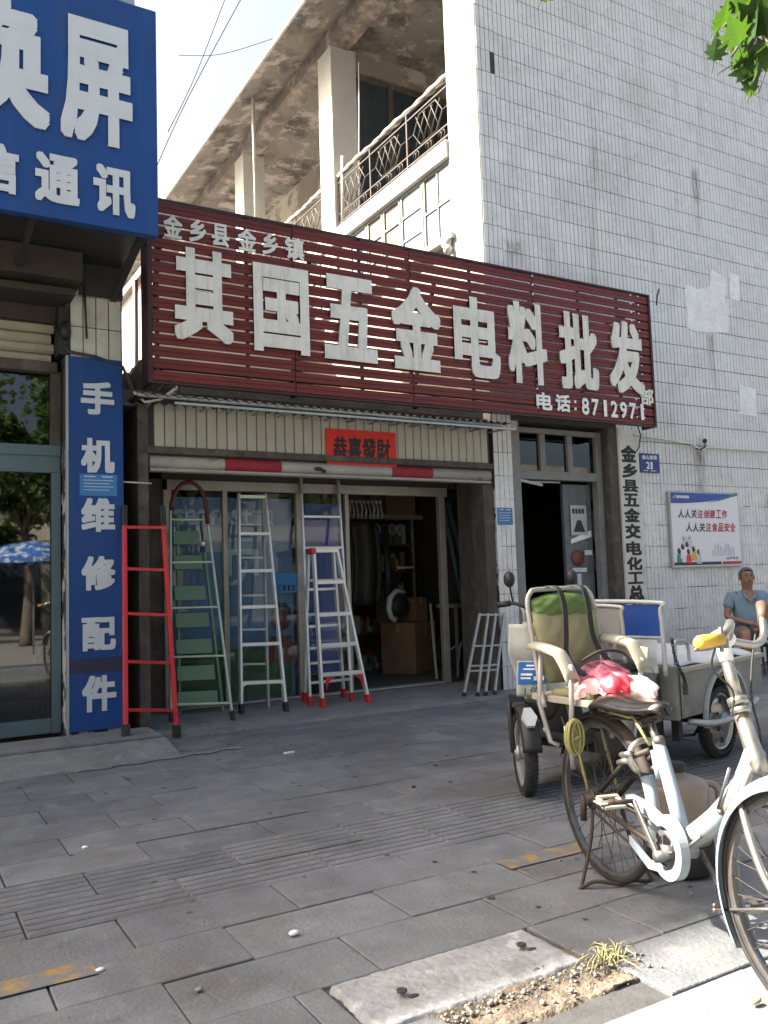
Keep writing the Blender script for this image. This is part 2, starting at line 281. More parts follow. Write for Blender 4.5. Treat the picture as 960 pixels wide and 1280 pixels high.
def inst(me, name, parent, loc=(0, 0, 0), rot=None, scale=None):
    o = bpy.data.objects.new(name, me); COL.objects.link(o); o.parent = parent
    if parent is not None and parent.get('o0') is not None: loc = tuple(Vector(loc)-Vector(parent['o0']))
    o.location = loc
    if rot: o.rotation_euler = rot
    if scale: o.scale = scale
    return o
# text: every character becomes mesh, fitted to a box on a plane
_tc = {}
def glyph(ch, off=.02, res=3):
    k = (ch, off)
    if k in _tc: return _tc[k]
    c = bpy.data.curves.new('t', 'FONT'); c.body = ch; c.size = 1; c.offset = off; c.resolution_u = res; c.fill_mode = 'FRONT'
    o = bpy.data.objects.new('t', c); COL.objects.link(o)
    dg = bpy.context.evaluated_depsgraph_get(); dg.update(); me = bpy.data.meshes.new_from_object(o.evaluated_get(dg))
    vs = [(v.co.x, v.co.y) for v in me.vertices]; fs = [list(p.vertices) for p in me.polygons]
    bpy.data.objects.remove(o); bpy.data.curves.remove(c); bpy.data.meshes.remove(me)
    _tc[k] = (vs, fs); return _tc[k]
def put_text(mb, ch, x0, x1, z0, z1, y, th=.0, off=.02, shear=0):
    # on a plane facing -Y; bold = the glyph repeated at small shifts, each a hair further out
    if off > 0 and ch not in ':':
        w_, h_ = x1-x0, z1-z0; n = 8 if off > .02 else 4; ex = off*w_*1.15; ez = off*h_*1.15
        n *= 2
        for k in range(n):
            a = 2*PI*k/n+PI/4; dx = ex*math.cos(a); dz = ez*math.sin(a); m_ = max(abs(math.cos(a)), abs(math.sin(a))); dx /= m_; dz /= m_
            put_text(mb, ch, x0+ex+dx, x1-ex+dx, z0+ez+dz, z1-ez+dz, y, th+.00012*k if th else .0002+.0001*k, 0, shear)
        off = 0; x0 += ex; x1 -= ex; z0 += ez; z1 -= ez; th = th+.00013*n
    vs, fs = glyph(ch, 0)
    if not vs: return
    ax = min(v[0] for v in vs); bx = max(v[0] for v in vs); az = min(v[1] for v in vs); bz = max(v[1] for v in vs)
    P = [(x0+(v[0]-ax)/(bx-ax)*(x1-x0)+shear*((v[1]-az)/(bz-az)), z0+(v[1]-az)/(bz-az)*(z1-z0)) for v in vs]
    c0 = mb.cur
    mb.add([(p[0], y-th, p[1]) for p in P], fs)
    if th > .003:
        cnt = {}
        for f in fs:
            for i in range(len(f)):
                a, b = f[i], f[(i+1) % len(f)]; cnt[(min(a, b), max(a, b))] = cnt.get((min(a, b), max(a, b)), 0)+1
        mb.cur = 1
        for (a, b), n in cnt.items():
            if n == 1: mb.quad((P[a][0], y-th, P[a][1]), (P[b][0], y-th, P[b][1]), (P[b][0], y, P[b][1]), (P[a][0], y, P[a][1]))
        mb.cur = c0
def text_row(mb, s, x0, x1, z0, z1, y, gap=.1, off=.02, th=0, shear=0):
    n = len(s); w_ = (x1-x0)/(n-gap*0); 
    for i, ch in enumerate(s):
        if ch == ' ': continue
        a = x0+w_*i; g = w_*gap/2
        zz0, zz1 = z0, z1
        if ch == ':': a += w_*.3; b = a+w_*.25; put_text(mb, ch, a, b, z0+(z1-z0)*.2, z1-(z1-z0)*.2, y, th, off); continue
        if ch == '1': put_text(mb, ch, a+w_*.25, a+w_*.7, z0, z1, y, th, off); continue
        if ch == '一': zz0 = z0+(z1-z0)*.42; zz1 = z0+(z1-z0)*.58
        put_text(mb, ch, a+g, a+w_-g, zz0, zz1, y, th, off, shear)
def bez_(pts, n=6):
    P = [Vector(p) for p in pts]; out = []
    for i in range(len(P)-1):
        p0, p1, p2, p3 = P[max(i-1, 0)], P[i], P[i+1], P[min(i+2, len(P)-1)]
        for k in range(n):
            t = k/n; out.append(.5*((2*p1)+(p2-p0)*t+(2*p0-5*p1+4*p2-p3)*t*t+(3*p1-p0-3*p2+p3)*t**3))
    out.append(P[-1]); return out
# ================================================================== GROUND
struct(MB().box(-600, 600, -600, 600, -1, -.05).build('ground', 'street'))
pv = MB().box(-3, 16, -1.2, 13, -.049, -.012).build('pavement', 'grout_and_groove_shade'); struct(pv)
SX, SY = .628, .3155
def stone_mb(ridges=0, w_=SX, h_=SY):
    j = .0035; c = .003; mb = MB()
    x0, x1, y0, y1 = -w_/2+j, w_/2-j, -h_/2+j, h_/2-j
    vs = [(x0, y0, -.03), (x1, y0, -.03), (x1, y1, -.03), (x0, y1, -.03), (x0, y0, -c), (x1, y0, -c), (x1, y1, -c), (x0, y1, -c), (x0+c, y0+c, 0), (x1-c, y0+c, 0), (x1-c, y1-c, 0), (x0+c, y1-c, 0)]
    mb.add(vs, [(8, 9, 10, 11), (4, 5, 9, 8), (5, 6, 10, 9), (6, 7, 11, 10), (7, 4, 8, 11), (0, 1, 5, 4), (1, 2, 6, 5), (2, 3, 7, 6), (3, 0, 4, 7)])
    for k in range(ridges):
        y = y0+(k+.5)*(y1-y0)/ridges
        mb.add([(x0+.004, y-.022, .0005), (x1-.004, y-.022, .0005), (x0+.004, y-.014, .005), (x1-.004, y-.014, .005), (x0+.004, y+.014, .005), (x1-.004, y+.014, .005), (x0+.004, y+.022, .0005), (x1-.004, y+.022, .0005)],
               [(0, 1, 3, 2), (2, 3, 5, 4), (4, 5, 7, 6), (0, 2, 4, 6), (1, 7, 5, 3)])
        if k < ridges-1:
            mb.cur = 1; ym_ = y0+(k+1)*(y1-y0)/ridges; mb.quad((x0+.006, ym_-.006, .0006), (x1-.006, ym_-.006, .0006), (x1-.006, ym_+.006, .0006), (x0+.006, ym_+.006, .0006)); mb.cur = 0  # dark strips between ridges paint in groove shade along with the dirt
    return mb
m_st = stone_mb().mesh('paving_stone', 'paving'); m_tac = stone_mb(5).mesh('tactile_stone', ['paving', 'grout_and_groove_shade'])
PATCH = (1.2, 1.98, 2.17, 2.5)
far_st = MB()
rows = [3.77+SY*k for k in range(-14, 28)]
cand = []
for k in range(-14, 28):
    yb = 3.77+SY*k; par = (k % 2 == 0)
    for i in range(-7, 24):
        xb = .78+SX*i+(0 if par else SX/2)
        xc, yc = xb+SX/2, yb+SY/2
        if yc > 7.15: continue
        cand.append((math.hypot(xc-1.5, yc-2.2)+ (6 if yc < 1.4 or xc < -.2 or xc > yc*1.75+1.2 else 0), xc, yc, k))
cand.sort()
for n_, (d, xc, yc, k) in enumerate(cand):
    if xc+SX/2 > PATCH[0]+.05 and xc-SX/2 < PATCH[1]-.05 and yc+.1 > PATCH[2] and yc-.1 < PATCH[3]:
        for xa_, xb_ in ((xc-SX/2, PATCH[0]-.01), (PATCH[1]+.02, xc+SX/2)):
            if xb_-xa_ > .05: inst(stone_mb(0, xb_-xa_, SY).mesh('cut_stone', 'paving'), 'paving_stone', pv, ((xa_+xb_)/2, yc, 0))
        continue
    if 1.5 < xc < 1.95 and 2.0 < yc < 2.2: continue
    rr_ = random.Random(int(xc*100)*1000+int(yc*100))
    if n_ < 295:
        o = inst(m_tac if k in (-1, 0) else m_st, 'tactile_stone' if k in (-1, 0) else 'paving_stone', pv, (xc, yc, rr_.uniform(-.003, .003)), (rr_.uniform(-.004, .004), rr_.uniform(-.003, .003), 0))
    else:
        j = .004; far_st.box(xc-SX/2+j, xc+SX/2-j, yc-SY/2+j, yc+SY/2-j, -.03, rr_.uniform(-.003, .002))
far_st.build('paving_stone_field', 'paving', pv, kind='stuff')
# worn yellow paint bars on the stones
ym = MB(); 
for x0, x1 in ((.1, .62), (2.33, 2.86), (4.0, 4.5)):
    ym.quad((x0, 3.0, .0075), (x1, 2.995, .0075), (x1, 3.12, .0075), (x0, 3.115, .0075))
o = ym.build('painted_marking', 'yellow', pv)
# rough concrete block and the broken edge with soil beside it
def rough_slab(x0, x1, y0, y1, z, amp, nu, nv, edge, seed, name, m, parent=None, skirt=.06, dome=0):
    rg = random.Random(seed); ph = [rg.uniform(0, 6) for _ in range(12)]
    def f(u, v):
        e = edge; x = x0+(x1-x0)*u; y = y0+(y1-y0)*v
        wob = lambda t, k: e*(math.sin(t*9+ph[k])+.6*math.sin(t*23+ph[k+1])+.4*math.sin(t*51+ph[k+2]))*.5
        if u in (0, 1): x += wob(v, 0 if u == 0 else 3)
        if v in (0, 1): y += wob(u, 6 if v == 0 else 9)
        zz = z+amp*(math.sin(u*17+ph[0])*math.sin(v*13+ph[1])*.5+rg.uniform(-.5, .5))+dome*math.sin(PI*u)*math.sin(PI*v)
        if u in (0, 1) or v in (0, 1): zz -= skirt
        return (x, y, zz)
    mb = MB(); mb.grid(f, nu, nv, True); return mb.build(name, m, parent)
slab = rough_slab(PATCH[0], PATCH[1], PATCH[2], PATCH[3], .006, .003, 60, 26, .012, 3, 'concrete_patch', 'roughconc', pv, .03)
hb = MB()
for x, y in ((1.36, 2.31), (1.86, 2.36)):
    hb.lathe((x, y, .008), (0, 0, 1), [(.016, .01), (.018, .016), (.011, .018), (0, .012)], 8); hb.ball((x+.03, y-.02, .006), .012, 6, 4, (1.6, 1, .4))
hb.build('anchor_bolt', 'rust', pv)
soil = rough_slab(1.36, 2.14, 2.0, 2.31, -.004, .010, 50, 34, .05, 5, 'soil_patch', 'soil', None, .03, .004); soil['kind'] = 'stuff'
mb = MB(); rg = random.Random(4)
for i in range(420):
    x = rg.uniform(1.38, 2.16); y = rg.gauss(2.13, .03) if rg.random() < .8 else rg.uniform(1.95, 2.32)
    if x < 1.98 and y > 2.17: continue
    r = .002+.008*rg.random()**3; k0 = len(mb.v); mb.ball((x, y, .004+r*.3), r, 6, 4, (1, rg.uniform(.6, 1), .6)); mb.v[k0:] = [(a+rg.uniform(-.25, .25)*r, b+rg.uniform(-.25, .25)*r, c) for a, b, c in mb.v[k0:]]
for i in range(70):
    x = rg.uniform(-.2, 5); y = rg.uniform(2.3, 6.8); r = rg.uniform(.003, .007); mb.ball((x, y, .005+r*.5), r, 5, 3, (1, 1, .7))
o = mb.build('gravel', 'pebble'); o['kind'] = 'stuff'
def lump(name, label, x, y, r, m):
    mb = MB(); mb.ball((x, y, r*.55), r, 7, 5, (1.3, .9, .6)); mb.box(x, x+r*1.1, y-.3*r, y+.5*r, .004, r*.8); o = mb.build(name, m); tag(o, label, 'litter'); return o
lump('litter_scrap', 'white crumpled scrap on the pavement in front of the concrete patch', 1.28, 2.92, .016, 'litter')
lump('litter_scrap', 'small white scrap lying on a yellow stained paving stone at left', .63, 3.02, .012, 'litter')
lump('litter_scrap', 'grey and white pebble on the paving stone nearest the camera at left', .86, 2.7, .011, 'pebble')
lump('litter_scrap', 'pale crumb on the dark stone above the left end of the ridged strip', .86, 4.45, .013, 'litter')
lump('litter_scrap', 'dark crumb on the ridged strip left of the tricycle front wheel', 2.78, 4.5, .012, 'rust')
mb = MB(); mb.box(2.56, 2.64, 5.93, 5.95, .004, .016); o = mb.build('cigarette_packet', 'litter'); tag(o, 'flat white paper strip on the pavement before the hardware shop', 'litter')
mb = MB(); rg = random.Random(31)
for i in range(90):
    x = rg.uniform(0, 5.5); y = rg.uniform(1.4, 6.6); r = rg.uniform(.008, .022); n_ = 8; pz = .0032
    mb.add([(x+r*rg.uniform(.7, 1.1)*math.cos(2*PI*k/n_), y+r*rg.uniform(.6, 1)*math.sin(2*PI*k/n_), pz) for k in range(n_)], [tuple(range(n_))])
o = mb.build('gum_spot', 'grout_and_groove_shade', pv, kind='stuff')
# weed tufts
mb = MB(); rg = random.Random(9)
for i in range(38):
    a = rg.uniform(0, 2*PI); L = rg.uniform(.03, .12); x, y = 2.04+rg.uniform(-.05, .05), 2.14+rg.uniform(-.03, .03); dx, dy = math.cos(a)*L, math.sin(a)*L; h = rg.uniform(.01, .05)
    mb.tube([(x, y, .003), (x+dx*.35, y+dy*.35, .02+h*.6), (x+dx*.75, y+dy*.75, .018+h*.5), (x+dx*1.1, y+dy*1.1, .008)], [.0022, .002, .0015, .0006], 4)
o = mb.build('weed_tuft', 'grass'); tag(o, 'dry yellow green weed growing beside the concrete patch', 'weed')
# fallen leaf bits on sunlit paving
mb = MB(); mb.ball((2.18, 1.7, .012), .018, 6, 4, (1.4, .6, .4)); mb.ball((2.2, 1.67, .012), .012, 6, 4, (1, 1, .6)); o = mb.build('litter_scrap', 'grass'); tag(o, 'dried leaf fragments lying on the sunlit paving', 'litter')
# aprons in front of the shops
ap = MB(); ap.prism([(1.98, 7.12, -.03), (1.98, 7.12, .016), (1.98, 7.16, .022), (1.98, 8.12, .075), (1.98, 8.12, -.03)], (5.64, 0, 0))
a = ap.build('concrete_apron', 'conc', None, .006); struct(a)
st = MB(); st.prism([(-3, 6.35, -.03), (-3, 6.35, .006), (-3, 6.78, .085), (-3, 7.3, .1), (-3, 7.3, -.03)], (4.93, 0, 0)); a = st.build('shop_step', 'conc', None, .008); struct(a)
mb = MB(); mb.box(-3, 1.22, 6.8, 7.28, .09, .106); mb.box(1.23, 1.9, 6.8, 7.28, .09, .104); o = mb.build('step_slab', 'conc', a)
def crack(u, v): return (1.15+1.25*u, 6.28+.10*u+v*.14*(1-abs(u-.5))+.02*math.sin(u*30), .006+.012*random.random()*math.sin(PI*v))
mb = MB(); mb.grid(crack, 30, 4); o = mb.build('mortar_smear', 'conc', a)

# ================================================================== TILED BUILDING (tall, right)
tb = thing('tiled_building', 'tall building with white vertical wall tiles and an open gallery side', 'building', (5.78, 7.45, 0))
YW = 7.45
core = MB()
DX0, DX1, DZ = 6.03, 7.66, 2.98
yb = YW+.0045
core.box(5.785, DX0, yb, 8.0, -.05, 3.0); core.box(DX1, 13.0, yb, 8.0, -.05, 3.0)
core.box(5.785, 13.0, yb, 8.05, 3.001, 9.55)
core.build('wall', 'joint', tb)
m_tile = MB().cbox(-.0294, .0294, -.0, .005, -.1274, .1274, .002).mesh('tile', 'tile')
tiles = []
P0 = .065; PZ = .2605
for i in range(0, 108):
    x = 5.784+.0325+P0*i; right = i >= 4
    for k in range(0, 38):
        z = (2.627 if not right else 2.611)+PZ*(k-10)-PZ/2+.0
        if DX0-.01 < x < DX1+.01 and z < 3.05: continue
        if z < -.1 or z > 9.6: continue
        if (i, k) == (3, 28): continue
        tiles.append((x, z))
def tkey(t):
    x, z = t; d = math.hypot(math.hypot(x, 7.45), z-1.25)
    hid = 4 if (x < 7.8 and 2.75 < z < 4.55) else 0
    hid += 4 if (x > 10.3+(z-1)*.11) else 0
    hid += 2 if (x > 7.8 and z < .9) else 0
    return d+hid-(1.5 if x < 6.1 and z < 2.8 else 0)
tiles.sort(key=tkey)
tf = MB(); rg = random.Random(2)
for n_, (x, z) in enumerate(tiles):
    dy = rg.uniform(-.001, .0015); 
    if n_ < 296: inst(m_tile, 'tile', tb, (x, YW+dy, z), (rg.uniform(-.004, .004), 0, rg.uniform(-.01, .01)))
    else:
        a = rg.uniform(-.0009, .0009); x0, x1, z0, z1, c = x-.0294, x+.0294, z-.1274, z+.1274, .002; y0, y1 = YW+dy, YW+.0055
        vs = [(x0, y1, z0), (x1, y1, z0), (x1, y1, z1), (x0, y1, z1), (x0+c, y0-a, z0+c), (x1-c, y0+a, z0+c), (x1-c, y0+a, z1-c), (x0+c, y0-a, z1-c)]
        tf.add(vs, [(4, 5, 6, 7), (0, 1, 5, 4), (1, 2, 6, 5), (2, 3, 7, 6), (3, 0, 4, 7)])
tf.build('tile_field', 'tile', tb, kind='stuff')
# end pier (stucco side face), gallery columns, floors, beams, roof
mb = MB(); mb.box(5.778, 6.15, YW+.016, 8.06, 2.9, 9.6); mb.build('end_pier', 'stucco', tb, .01)
for y in (11.04, 14.73, 18.4):
    mb = MB(); mb.box(5.78, 6.22, y, y+.45, 5.0, 9.45); mb.build('column', 'stucco', tb, .012)
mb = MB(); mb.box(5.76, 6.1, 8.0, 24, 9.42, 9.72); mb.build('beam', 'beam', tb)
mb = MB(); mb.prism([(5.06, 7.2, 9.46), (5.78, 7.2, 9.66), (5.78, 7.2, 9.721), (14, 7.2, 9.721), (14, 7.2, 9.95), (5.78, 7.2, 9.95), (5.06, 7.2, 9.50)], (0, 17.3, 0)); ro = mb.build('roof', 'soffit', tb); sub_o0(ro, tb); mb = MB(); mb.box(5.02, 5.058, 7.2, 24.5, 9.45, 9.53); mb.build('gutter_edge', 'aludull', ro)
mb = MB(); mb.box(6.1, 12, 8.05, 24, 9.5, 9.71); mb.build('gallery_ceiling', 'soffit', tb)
mb = MB(); mb.box(5.74, 12, 8.06, 24, 6.28, 6.5); mb.build('gallery_floor', 'stucco', tb, .01)
mb = MB(); mb.box(6.22, 12, 11.1, 11.3, 9.12, 9.5); mb.box(8.4, 12, 11.1, 11.3, 6.5, 9.12); mb.box(7.9, 8.4, 11.12, 11.3, 6.5, 9.12); mb.build('loggia_wall', 'plaster', tb)
fr = MB()
for x in (6.06, 6.85, 7.6, 8.4): fr.box(x-.04, x+.04, 11.06, 11.16, 6.5, 9.12)
fr.box(6.06, 8.4, 11.07, 11.15, 9.04, 9.13); fr.box(6.06, 8.4, 11.07, 11.15, 7.2, 7.26); f_ = fr.build('window_frame', 'wood', tb); sub_o0(f_, tb)
mb = MB(); mb.box(6.1, 8.38, 11.1, 11.12, 6.5, 9.08); mb.build('pane', 'farglass', f_)
mb = MB(); mb.box(9.0, 9.1, 8.06, 24, 6.5, 9.5); mb.build('back_wall', 'plaster', tb)
mb = MB(); mb.box(7.3, 7.4, 11.3, 24, 6.5, 9.5); mb.build('back_wall', 'plaster', tb)
# lower gallery storey: band, sill, windows
mb = MB(); mb.box(5.84, 6.1, 8.0, 24, 2.9, 5.26); mb.build('lower_wall', 'curtain', tb)
mb = MB(); mb.box(5.72, 5.9, 8.0, 24, 5.26, 5.33); mb.ball((5.74, 8.12, 5.25), .09, 8, 6, (.7, 1, 1.1)); mb.ball((5.73, 8.08, 5.14), .06, 8, 6); mb.build('window_sill', 'stucco', tb)
y = 8.06; k = 0
pan = [.62, .52, .44, .42, .5, .5, .5, .5, .5, .5]
m_wi = ['mix', 'bright', 'brown', 'brown2', 'bright', 'brown', 'bright', 'brown', 'mix', 'brown']
for wd, kind in zip(pan, m_wi):
    fr = MB(); y0, y1 = y, y+wd; z0, z1 = 5.33, 6.27; t = .035
    fr.box(5.80, 5.85, y0, y0+t, z0, z1); fr.box(5.80, 5.85, y1-t, y1, z0, z1); fr.box(5.80, 5.85, y0+t, y1-t, z1-t, z1); fr.box(5.80, 5.85, y0+t, y1-t, z0, z0+t)
    nz = 2 if kind == 'mix' else 3
    for q in range(1, nz): zz = z0+(z1-z0)*q/nz; fr.box(5.803, 5.847, y0+t, y1-t, zz-.015, zz+.015)
    if kind == 'mix': fr.box(5.804, 5.846, (y0+y1)/2-.014, (y0+y1)/2+.014, z0+t, z1-t)
    f_ = fr.build('window_frame', 'doorframe', tb); sub_o0(f_, tb)
    ny = 2 if kind == 'mix' else 1
    for q in range(nz):
        for s_ in range(ny):
            za = z0+(z1-z0)*q/nz; zb = z0+(z1-z0)*(q+1)/nz; ya = y0+(y1-y0)*s_/ny; yc = y0+(y1-y0)*(s_+1)/ny
            mm = 'windowwhite' if kind == 'bright' or (kind == 'mix' and not (q == 1 and s_ == 1)) else 'browncloth'
            MB().box(5.82, 5.828, ya+.01, yc-.01, za+.01, zb-.01).build('pane', mm, f_)
    y = y1+.02
# wrought iron railings between the columns, with cloth wound on the rail
def rail_panel(y0, y1):
    z0, z1 = 6.55, 7.33; x = 5.84; L = y1-y0
    root = MB(); root.bar((x, y0, z1), (x, y1, z1), .03); root.bar((x, y0, z0+.06), (x, y1, z0+.06), .018); root.bar((x, y0, z0+.2), (x, y1, z0+.2), .014); root.bar((x, y0, z1-.1), (x, y1, z1-.1), .014)
    r_ = root.build('railing', 'ironrail', tb); sub_o0(r_, tb)
    n = max(2, round(L/1.0)); 
    for i in range(n+1):
        yy = y0+L*i/n; MB().bar((x, yy, z0-.05), (x, yy, z1), .022).build('baluster', 'ironrail', r_)
    for i in range(n):
        ya = y0+L*i/n; yb_ = y0+L*(i+1)/n; yc = (ya+yb_)/2; zc = 6.98; mb = MB(); a = .34*(yb_-ya); b = .2
        hexa = [(x, yc-a, zc), (x, yc-a*.55, zc+b), (x, yc+a*.55, zc+b), (x, yc+a, zc), (x, yc+a*.55, zc-b), (x, yc-a*.55, zc-b)]
        mb.tube(hexa, .011, 4, True)
        for t in (-.5, 0, .5): mb.tube([(x, yc+a*t-.1, zc-b), (x, yc+a*t+.1, zc+b)], .008, 4); mb.tube([(x, yc+a*t+.12, zc-b*.9), (x, yc+a*t-.12, zc+b*.9)], .008, 4)
        mb.tube([(x, ya, zc), (x, yc-a, zc)], .01, 4); mb.tube([(x, yb_, zc), (x, yc+a, zc)], .01, 4)
        for s_ in (-.3, .0, .3):
            for dd in (-1, 1):
                cy = yc+s_*(yb_-ya)+dd*.035; mb.tube([(x, cy+.035*math.cos(t_), z0+.13+.05*math.sin(t_)) for t_ in [PI*2*q/7 for q in range(6)]], .007, 4)
        mb.build('scroll_panel', 'ironrail', r_)
    def wr(u, v):
        t = u*L; a = v*2*PI; rr = .034+.008*math.sin(t*6)+.006*math.sin(t*23+a*2)
        return (x+rr*math.cos(a), y0+t, z1+.02+rr*math.sin(a)*.9)
    MB().grid(wr, int(L*26), 8).build('rail_wrapping', 'wrap', r_)
rail_panel(8.08, 11.02); rail_panel(11.5, 14.7); rail_panel(15.2, 18.4)
mb = MB(); mb.tube([(5.84, 10.9, 6.5), (5.85, 10.88, 7.6)], .03, 6); mb.tube([(5.95, 10.6, 6.5), (5.97, 10.5, 8.9)], .012, 5); mb.tube([(5.3, 13.0, 9.6), (5.6, 13.7, 8.2), (5.62, 13.75, 7.0)], .035, 6); mb.tube([(5.33, 13.02, 9.6), (5.66, 13.8, 8.2), (5.67, 13.85, 7.0)], .02, 6)
mb.build('drain_pipe', 'wrap', tb)
# doorway of the right-hand shop
mb = MB(); mb.box(DX0+.001, 6.18, YW+.03, 7.7, 0, 3.0); mb.build('door_reveal', 'doorframe', tb)
mb = MB(); mb.box(7.52, DX1, YW-.01, 7.68, 0, 3.0); mb.build('timber_post', 'wood', tb, .01)
df = MB()
for x in (6.13, 7.47): df.box(x-.045, x+.045, 7.56, 7.66, 0, 2.96)
df.box(6.175, 7.425, 7.565, 7.655, 2.36, 2.46); df.box(6.175, 7.425, 7.565, 7.655, 2.9, 2.96)
for x in (6.60, 7.02): df.box(x-.04, x+.04, 7.57, 7.65, 2.46, 2.9)
dfo = df.build('door_frame', 'doorframe', tb, .006); sub_o0(dfo, tb)
for x0, x1 in ((6.175, 6.56), (6.64, 6.98), (7.06, 7.425)): MB().box(x0, x1, 7.608, 7.612, 2.46, 2.9).build('pane', 'glassdark', dfo)
# dark room behind
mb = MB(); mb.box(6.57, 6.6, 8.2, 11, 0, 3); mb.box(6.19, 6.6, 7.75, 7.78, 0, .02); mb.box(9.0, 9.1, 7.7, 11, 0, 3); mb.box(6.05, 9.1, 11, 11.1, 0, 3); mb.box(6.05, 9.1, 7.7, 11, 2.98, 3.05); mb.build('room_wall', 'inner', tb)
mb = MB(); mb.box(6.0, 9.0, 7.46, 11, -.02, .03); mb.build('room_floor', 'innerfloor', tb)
# open door leaf with notices, hinged at right
dl = MB(); dl.box(6.98, 7.42, 7.70, 7.735, .05, 2.33); dl.box(6.98, 7.04, 7.69, 7.70, .05, 2.33); dl.box(7.36, 7.42, 7.69, 7.70, .05, 2.33); dl.box(7.04, 7.36, 7.69, 7.70, .95, 1.05); dl.box(7.04, 7.36, 7.69, 7.70, 2.22, 2.33)
dlo = dl.build('door', 'doorblue', tb); sub_o0(dlo, tb)
mb = MB(); mb.box(7.08, 7.34, 7.684, 7.689, 1.72, 2.08); mb.cur = 1
for k in range(4): mb.box(7.11+.05*k, 7.145+.05*k, 7.681, 7.684, 1.98, 2.04)
mb.prism([(7.12, 7.682, 1.76), (7.3, 7.682, 1.76), (7.24, 7.682, 1.9), (7.18, 7.682, 1.9)], (0, -.002, 0)); mb.build('notice', ['aludull', 'black'], dlo)
MB().prism([(7.07, 7.686, 1.62), (7.4, 7.686, 1.70), (7.4, 7.686, 1.78), (7.07, 7.686, 1.67)], (0, .003, 0)).build('notice', 'white', dlo)
MB().lathe((7.17, 7.688, 1.45), (0, -1, 0), [(.1, 0), (.1, .003), (0, .003)], 14).build('notice', 'bannerred', dlo)
mb = MB(); mb.box(7.28, 7.4, 7.685, 7.689, 1.48, 1.54); mb.box(7.07, 7.3, 7.685, 7.689, 1.28, 1.33); mb.box(7.14, 7.2, 7.682, 7.685, 1.12, 1.26); mb.build('notice', 'pgrey', dlo)
mb = MB(); mb.bar((6.12, 7.5, 2.34), (6.6, 7.62, 2.30), .03); mb.bar((6.2, 7.6, 2.33), (6.95, 7.7, 2.35), .02); mb.build('door_closer', 'aludull', tb)
# wall patches of new cement, rust streaks and painted mark, conduit
def flat_poly(name, pts, y, m, parent): mb = MB(); mb.prism([(x, y, z) for x, z in pts], (0, .004, 0)); return mb.build(name, m, parent)
flat_poly('repair_patch', [(9.05, 4.42), (9.2, 4.4), (9.45, 4.41), (9.88, 4.46), (9.9, 4.7), (9.86, 4.95), (9.93, 5.22), (9.72, 5.26), (9.6, 5.3), (9.55, 5.05), (9.3, 4.98), (9.1, 5.02), (9.04, 4.9), (9.08, 4.6)], YW-.006, 'cement', tb)
flat_poly('repair_patch', [(9.95, 4.95), (10.15, 4.93), (10.18, 5.3), (9.98, 5.32)], YW-.005, 'cement', tb)
flat_poly('repair_patch', [(10.0, 3.35), (10.35, 3.33), (10.38, 3.72), (10.02, 3.76)], YW-.006, 'cement', tb)
mb = MB(); mb.tube([(7.9, 7.40, 2.93), (8.3, 7.41, 2.92), (8.95, 7.41, 2.88), (9.02, 7.40, 2.84), (9.12, 7.38, 2.80), (9.2, 7.4, 2.84), (9.3, 7.41, 2.85), (10.5, 7.42, 2.86), (12.5, 7.42, 2.9)], .016, 8); mb.build('conduit', 'jointc', tb)
mb = MB(); mb.ball((9.06, 7.4, 2.83), .035, 8, 6, (1.3, .6, .7)); mb.ball((9.2, 7.4, 2.93), .03, 8, 6); mb.tube([(9.2, 7.4, 2.93), (9.15, 7.36, 2.84), (9.05, 7.36, 2.8)], .01, 6); mb.build('cable_joint', 'black', tb)
mb = MB(); mb.tube([(7.98, 7.42, 3.1), (7.99, 7.36, 2.93), (7.93, 7.34, 2.78), (7.9, 7.36, 2.72)], .008, 5); mb.tube([(7.99, 7.0, 4.45), (7.93, 6.93, 4.52), (7.96, 6.92, 4.62)], .01, 5); mb.build('loose_cable', 'wire', tb)

for x0, x1, z0, z1 in ((9.0, 9.28, 1.95, 2.86), (9.42, 9.58, 3.7, 4.42), (9.3, 9.5, 5.6, 6.7), (6.05, 6.35, 4.7, 5.1), (10.4, 10.9, 1.3, 2.3)):
    MB().quad((x0, YW-.004, z0), (x1, YW-.004, z0), (x1, YW-.004, z1), (x0, YW-.004, z1)).build('rain_stain', 'stain', tb)

# ================================================================== HARDWARE SHOP (low, middle)
hs = thing('hardware_shop', 'low open fronted hardware shop under the dark red slatted sign', 'shop', (1.9, 7.45, 0))
mb = MB(); mb.box(1.78, 5.77, 7.52, 12, 2.86, 3.0); mb.build('roof', 'roof', hs); MB().box(2.3, 5.7, 7.5, 7.6, 3.001, 3.13).build('parapet', 'conc', hs)
mb = MB()
mb.box(1.89, 1.98, 7.42, 8.25, 0, 2.86); mb.build('pier', 'wood', hs); MB().box(1.745, 1.889, 7.95, 8.25, 0, 2.86).build('recess_wall', 'darkwood', hs); MB().box(1.745, 1.889, 7.85, 7.949, 0, .85).build('recess_panel', 'conc', hs)
mb = MB(); mb.box(5.64, 5.775, 7.47, 7.72, 0, 2.45); mb.build('pier', 'wood', hs, .01)
mb = MB(); mb.box(5.76, 5.86, 7.72, 8.15, 0.02, 2.6); mb.build('timber_post', 'wood', hs, .01)
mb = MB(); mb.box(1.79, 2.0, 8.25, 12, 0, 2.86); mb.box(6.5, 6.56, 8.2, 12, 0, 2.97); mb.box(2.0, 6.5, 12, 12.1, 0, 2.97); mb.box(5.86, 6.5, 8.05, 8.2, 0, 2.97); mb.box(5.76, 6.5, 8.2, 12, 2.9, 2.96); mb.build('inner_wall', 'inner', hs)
mb = MB(); mb.box(2.0, 6.5, 8.1, 12, -.02, .078); mb.build('inner_floor', 'innerfloor', hs)
